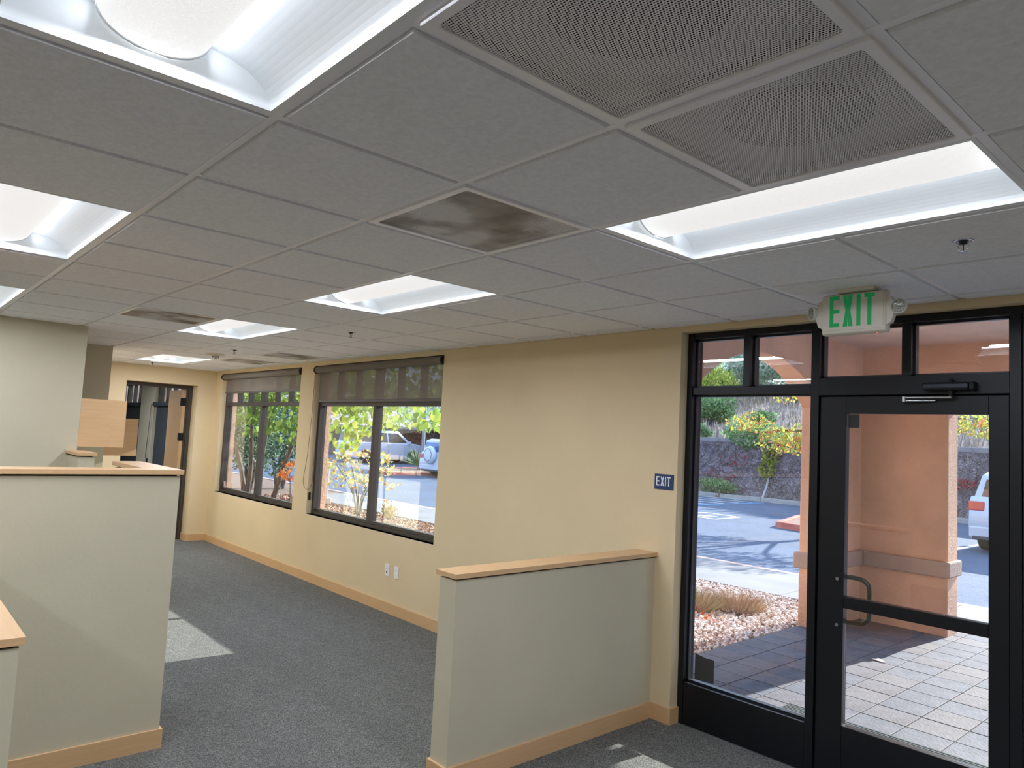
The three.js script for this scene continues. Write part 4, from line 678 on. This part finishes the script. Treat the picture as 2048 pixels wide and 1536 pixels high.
function car(name, label, pos, o) {                // o: length, width, height, belt; car points to -z, rear at z = 0
  const { len, wid, hgt, belt, body, glass, roofEnd, wr, taper: tk = 0.2 } = o, t = thing(name, label, 'car', pos);
  const taper = (g, k) => { const p = g.attributes.position; for (let i = 0; i < p.count; i++) { const y = p.getY(i); if (y > belt) p.setX(i, p.getX(i) * (1 - k * (y - belt))); } g.computeVertexNormals(); return g; };
  const ext = (s, w, b) => new THREE.ExtrudeGeometry(s, { depth: w - 2 * b, bevelEnabled: b > 0, bevelSize: b, bevelThickness: b, bevelSegments: 4, curveSegments: 14 }).translate(0, 0, -(w - 2 * b) / 2).rotateY(Math.PI / 2);
  const a1 = 0.92, a2 = len - 0.95, r = wr + 0.07, s = new THREE.Shape();
  s.moveTo(0.12, 0.34); s.lineTo(0.06, 0.6); s.lineTo(0.1, belt - 0.1); s.lineTo(0.18, belt); s.lineTo(len - 1.25, belt); s.quadraticCurveTo(len - 0.5, belt - 0.02, len - 0.15, belt - 0.22); s.lineTo(len - 0.06, 0.6); s.lineTo(len - 0.1, 0.3);
  s.lineTo(a2 + r, 0.3); s.absarc(a2, 0.36, r, -0.14, Math.PI + 0.14, false); s.lineTo(a1 + r, 0.3); s.absarc(a1, 0.36, r, -0.14, Math.PI + 0.14, false); s.closePath();
  mesh('body', toCreasedNormals(ext(s, wid, 0.06), 0.7), body, t);
  mesh('underbody', bx(-wid / 2 + 0.15, wid / 2 - 0.15, 0.24, 0.7, -len + 0.2, -0.2), M.carTrim, t);
  const cab = poly([[0.2, belt - 0.05], [0.3, hgt - 0.12], [0.5, hgt - 0.05], [roofEnd, hgt - 0.05], [roofEnd + 0.95, belt - 0.05]]);
  mesh('cabin', toCreasedNormals(taper(ext(cab, wid - 0.08, 0.05), tk), 0.7), body, t);
  const win = (pts) => mesh('side_window', taper(ext(poly(pts), wid - 0.062, 0), tk), glass, t), y0 = belt + 0.03, y1 = hgt - 0.14;
  win([[0.48, y0], [0.52, y1], [1.35, y1], [1.4, y0]]); win([[1.52, y0], [1.48, y1], [2.35, y1], [2.42, y0]]); win([[2.52, y0], [2.45, y1], [roofEnd - 0.05, y1], [roofEnd + 0.66, y0]]);
  const back = mesh('rear_window', taper(bx(-wid / 2 + 0.2, wid / 2 - 0.2, belt + 0.06, hgt - 0.16, -0.26, -0.16), tk), o.rearGlass ?? glass, t);
  for (const s2 of [-1, 1]) { mesh('tail_light', rbx(s2 > 0 ? wid / 2 - 0.3 : -wid / 2 - 0.004, s2 > 0 ? wid / 2 + 0.004 : -wid / 2 + 0.3, belt - 0.24, belt - 0.04, -0.28, -0.015, 0.03, 3), M.tail, t); mesh('head_light', rbx(s2 * (wid / 2 - 0.2) - 0.16, s2 * (wid / 2 - 0.2) + 0.16, belt - 0.36, belt - 0.22, -len + 0.02, -len + 0.3, 0.03, 2), M.headlamp, t); mesh('mirror', rbx(s2 * (wid / 2 + 0.1) - 0.09, s2 * (wid / 2 + 0.1) + 0.09, belt + 0.02, belt + 0.17, -roofEnd - 0.75, -roofEnd - 0.6, 0.03, 2), body, t); mesh('reflector', rbx(s2 * (wid / 2 - 0.12) - 0.03, s2 * (wid / 2 - 0.12) + 0.03, 0.5, 0.62, -0.06, -0.015, 0.008, 1), M.tail, t); }
  mesh('bumper', rbx(-wid / 2 + 0.01, wid / 2 - 0.01, 0.3, 0.56, -0.24, 0.0, 0.05, 3), o.bumper ?? body, t); mesh('bumper_trim', rbx(-wid / 2 + 0.08, wid / 2 - 0.08, 0.27, 0.36, -0.2, 0.012, 0.03, 2), M.carTrim, t);
  mesh('licence_plate', rbx(-0.16, 0.16, belt - 0.26, belt - 0.1, -0.1, -0.03, 0.004, 1), M.licence, t);
  mesh('door_seam', [bx(wid / 2 - 0.02, wid / 2 + 0.002, 0.45, belt, -2.46, -2.45), bx(-wid / 2 - 0.002, -wid / 2 + 0.02, 0.45, belt, -2.46, -2.45), bx(wid / 2 - 0.02, wid / 2 + 0.002, 0.45, belt, -1.45, -1.44)], M.carTrim, t);
  for (const y of [2.6, 1.6]) mesh('door_handle', rbx(-wid / 2 - 0.02, wid / 2 + 0.02, belt - 0.14, belt - 0.1, -y, -y + 0.18, 0.01, 2), body, t);
  for (const z of [-a1, -a2]) for (const x of [-1, 1]) { const w = mesh('wheel', lathe([[0, -0.1], [wr * 0.62, -0.1], [wr * 0.66, -0.12], [wr * 0.95, -0.11], [wr, -0.07], [wr, 0.07], [wr * 0.95, 0.11], [wr * 0.66, 0.12], [wr * 0.62, 0.1], [0, 0.1]], 32).rotateZ(Math.PI / 2).translate(x * (wid / 2 - 0.12), wr, z), M.rubber, t); const rim = []; for (let k = 0; k < 7; k++) rim.push(bx(-0.012, 0.012, 0.02, wr * 0.6, -0.03, 0.03).rotateX(k / 7 * 6.2832)); rim.push(cyl(0.06, 0.06, 0.03, 14).rotateZ(Math.PI / 2)); mesh('rim', merged(rim).translate(x * (wid / 2 + 0.005), wr, z), M.wheel, w); }
  if (o.spare) { const sp = mesh('spare_wheel', lathe([[0, 0.2], [0.26, 0.2], [0.36, 0.17], [0.39, 0.1], [0.39, 0], [0, 0]], 36).rotateX(Math.PI / 2).translate(0.05, 0.98, 0), body, t); mesh('cover_ring', new THREE.TorusGeometry(0.27, 0.01, 8, 36).translate(0.05, 0.98, 0.2), M.carTrim, sp); }
  return t;
}
car('white_suv', 'large white SUV parked far across the car park, seen from its rear corner', [-36.5, -0.15, -20.35], { len: 5.2, wid: 2.0, hgt: 1.95, belt: 1.18, body: M.carWhite, glass: M.carGlass, roofEnd: 3.2, wr: 0.4, bumper: M.carWhite });
car('compact_suv', 'pale blue compact SUV with a covered spare wheel on its rear', [-24.15, -0.15, -17.8], { len: 4.2, wid: 1.75, hgt: 1.68, belt: 1.05, body: M.carWhite, glass: M.carGlass, rearGlass: M.blueGlass, roofEnd: 2.7, wr: 0.36, spare: true });
car('silver_crossover', 'silver crossover with wraparound red tail light beyond the porch pier', [-2.27, -0.15, -16.65], { taper: 0.32, len: 4.7, wid: 1.92, hgt: 1.68, belt: 1.1, body: M.carSilver, glass: M.carGlass, roofEnd: 2.9, wr: 0.38 });

{ // creeper with red leaves on the far wall behind the cars
  const t = thing('wall_creeper', 'red and green creeper on the far retaining wall behind the parked cars', 'vine', [-34, 0, -27.9]);
  foliage(t, [[V(0, 1.1, 0.1), V(9, 1.0, 0.25), 1500]], 0.2, [0xa86a6a, 0x8a5f58, 0x7d8a5a, 0x9a7a6a, 0xb88078]); foliage(t, [[V(0, 3.0, -0.6), V(10, 1.6, 0.6), 1800]], 0.26, MID, leafGeo, 'upper_foliage'); }
troffer([-20, -18, 2, 3, 'ceiling light in the office behind the far doorway', 2.6]);

renderer.render(scene, camera);
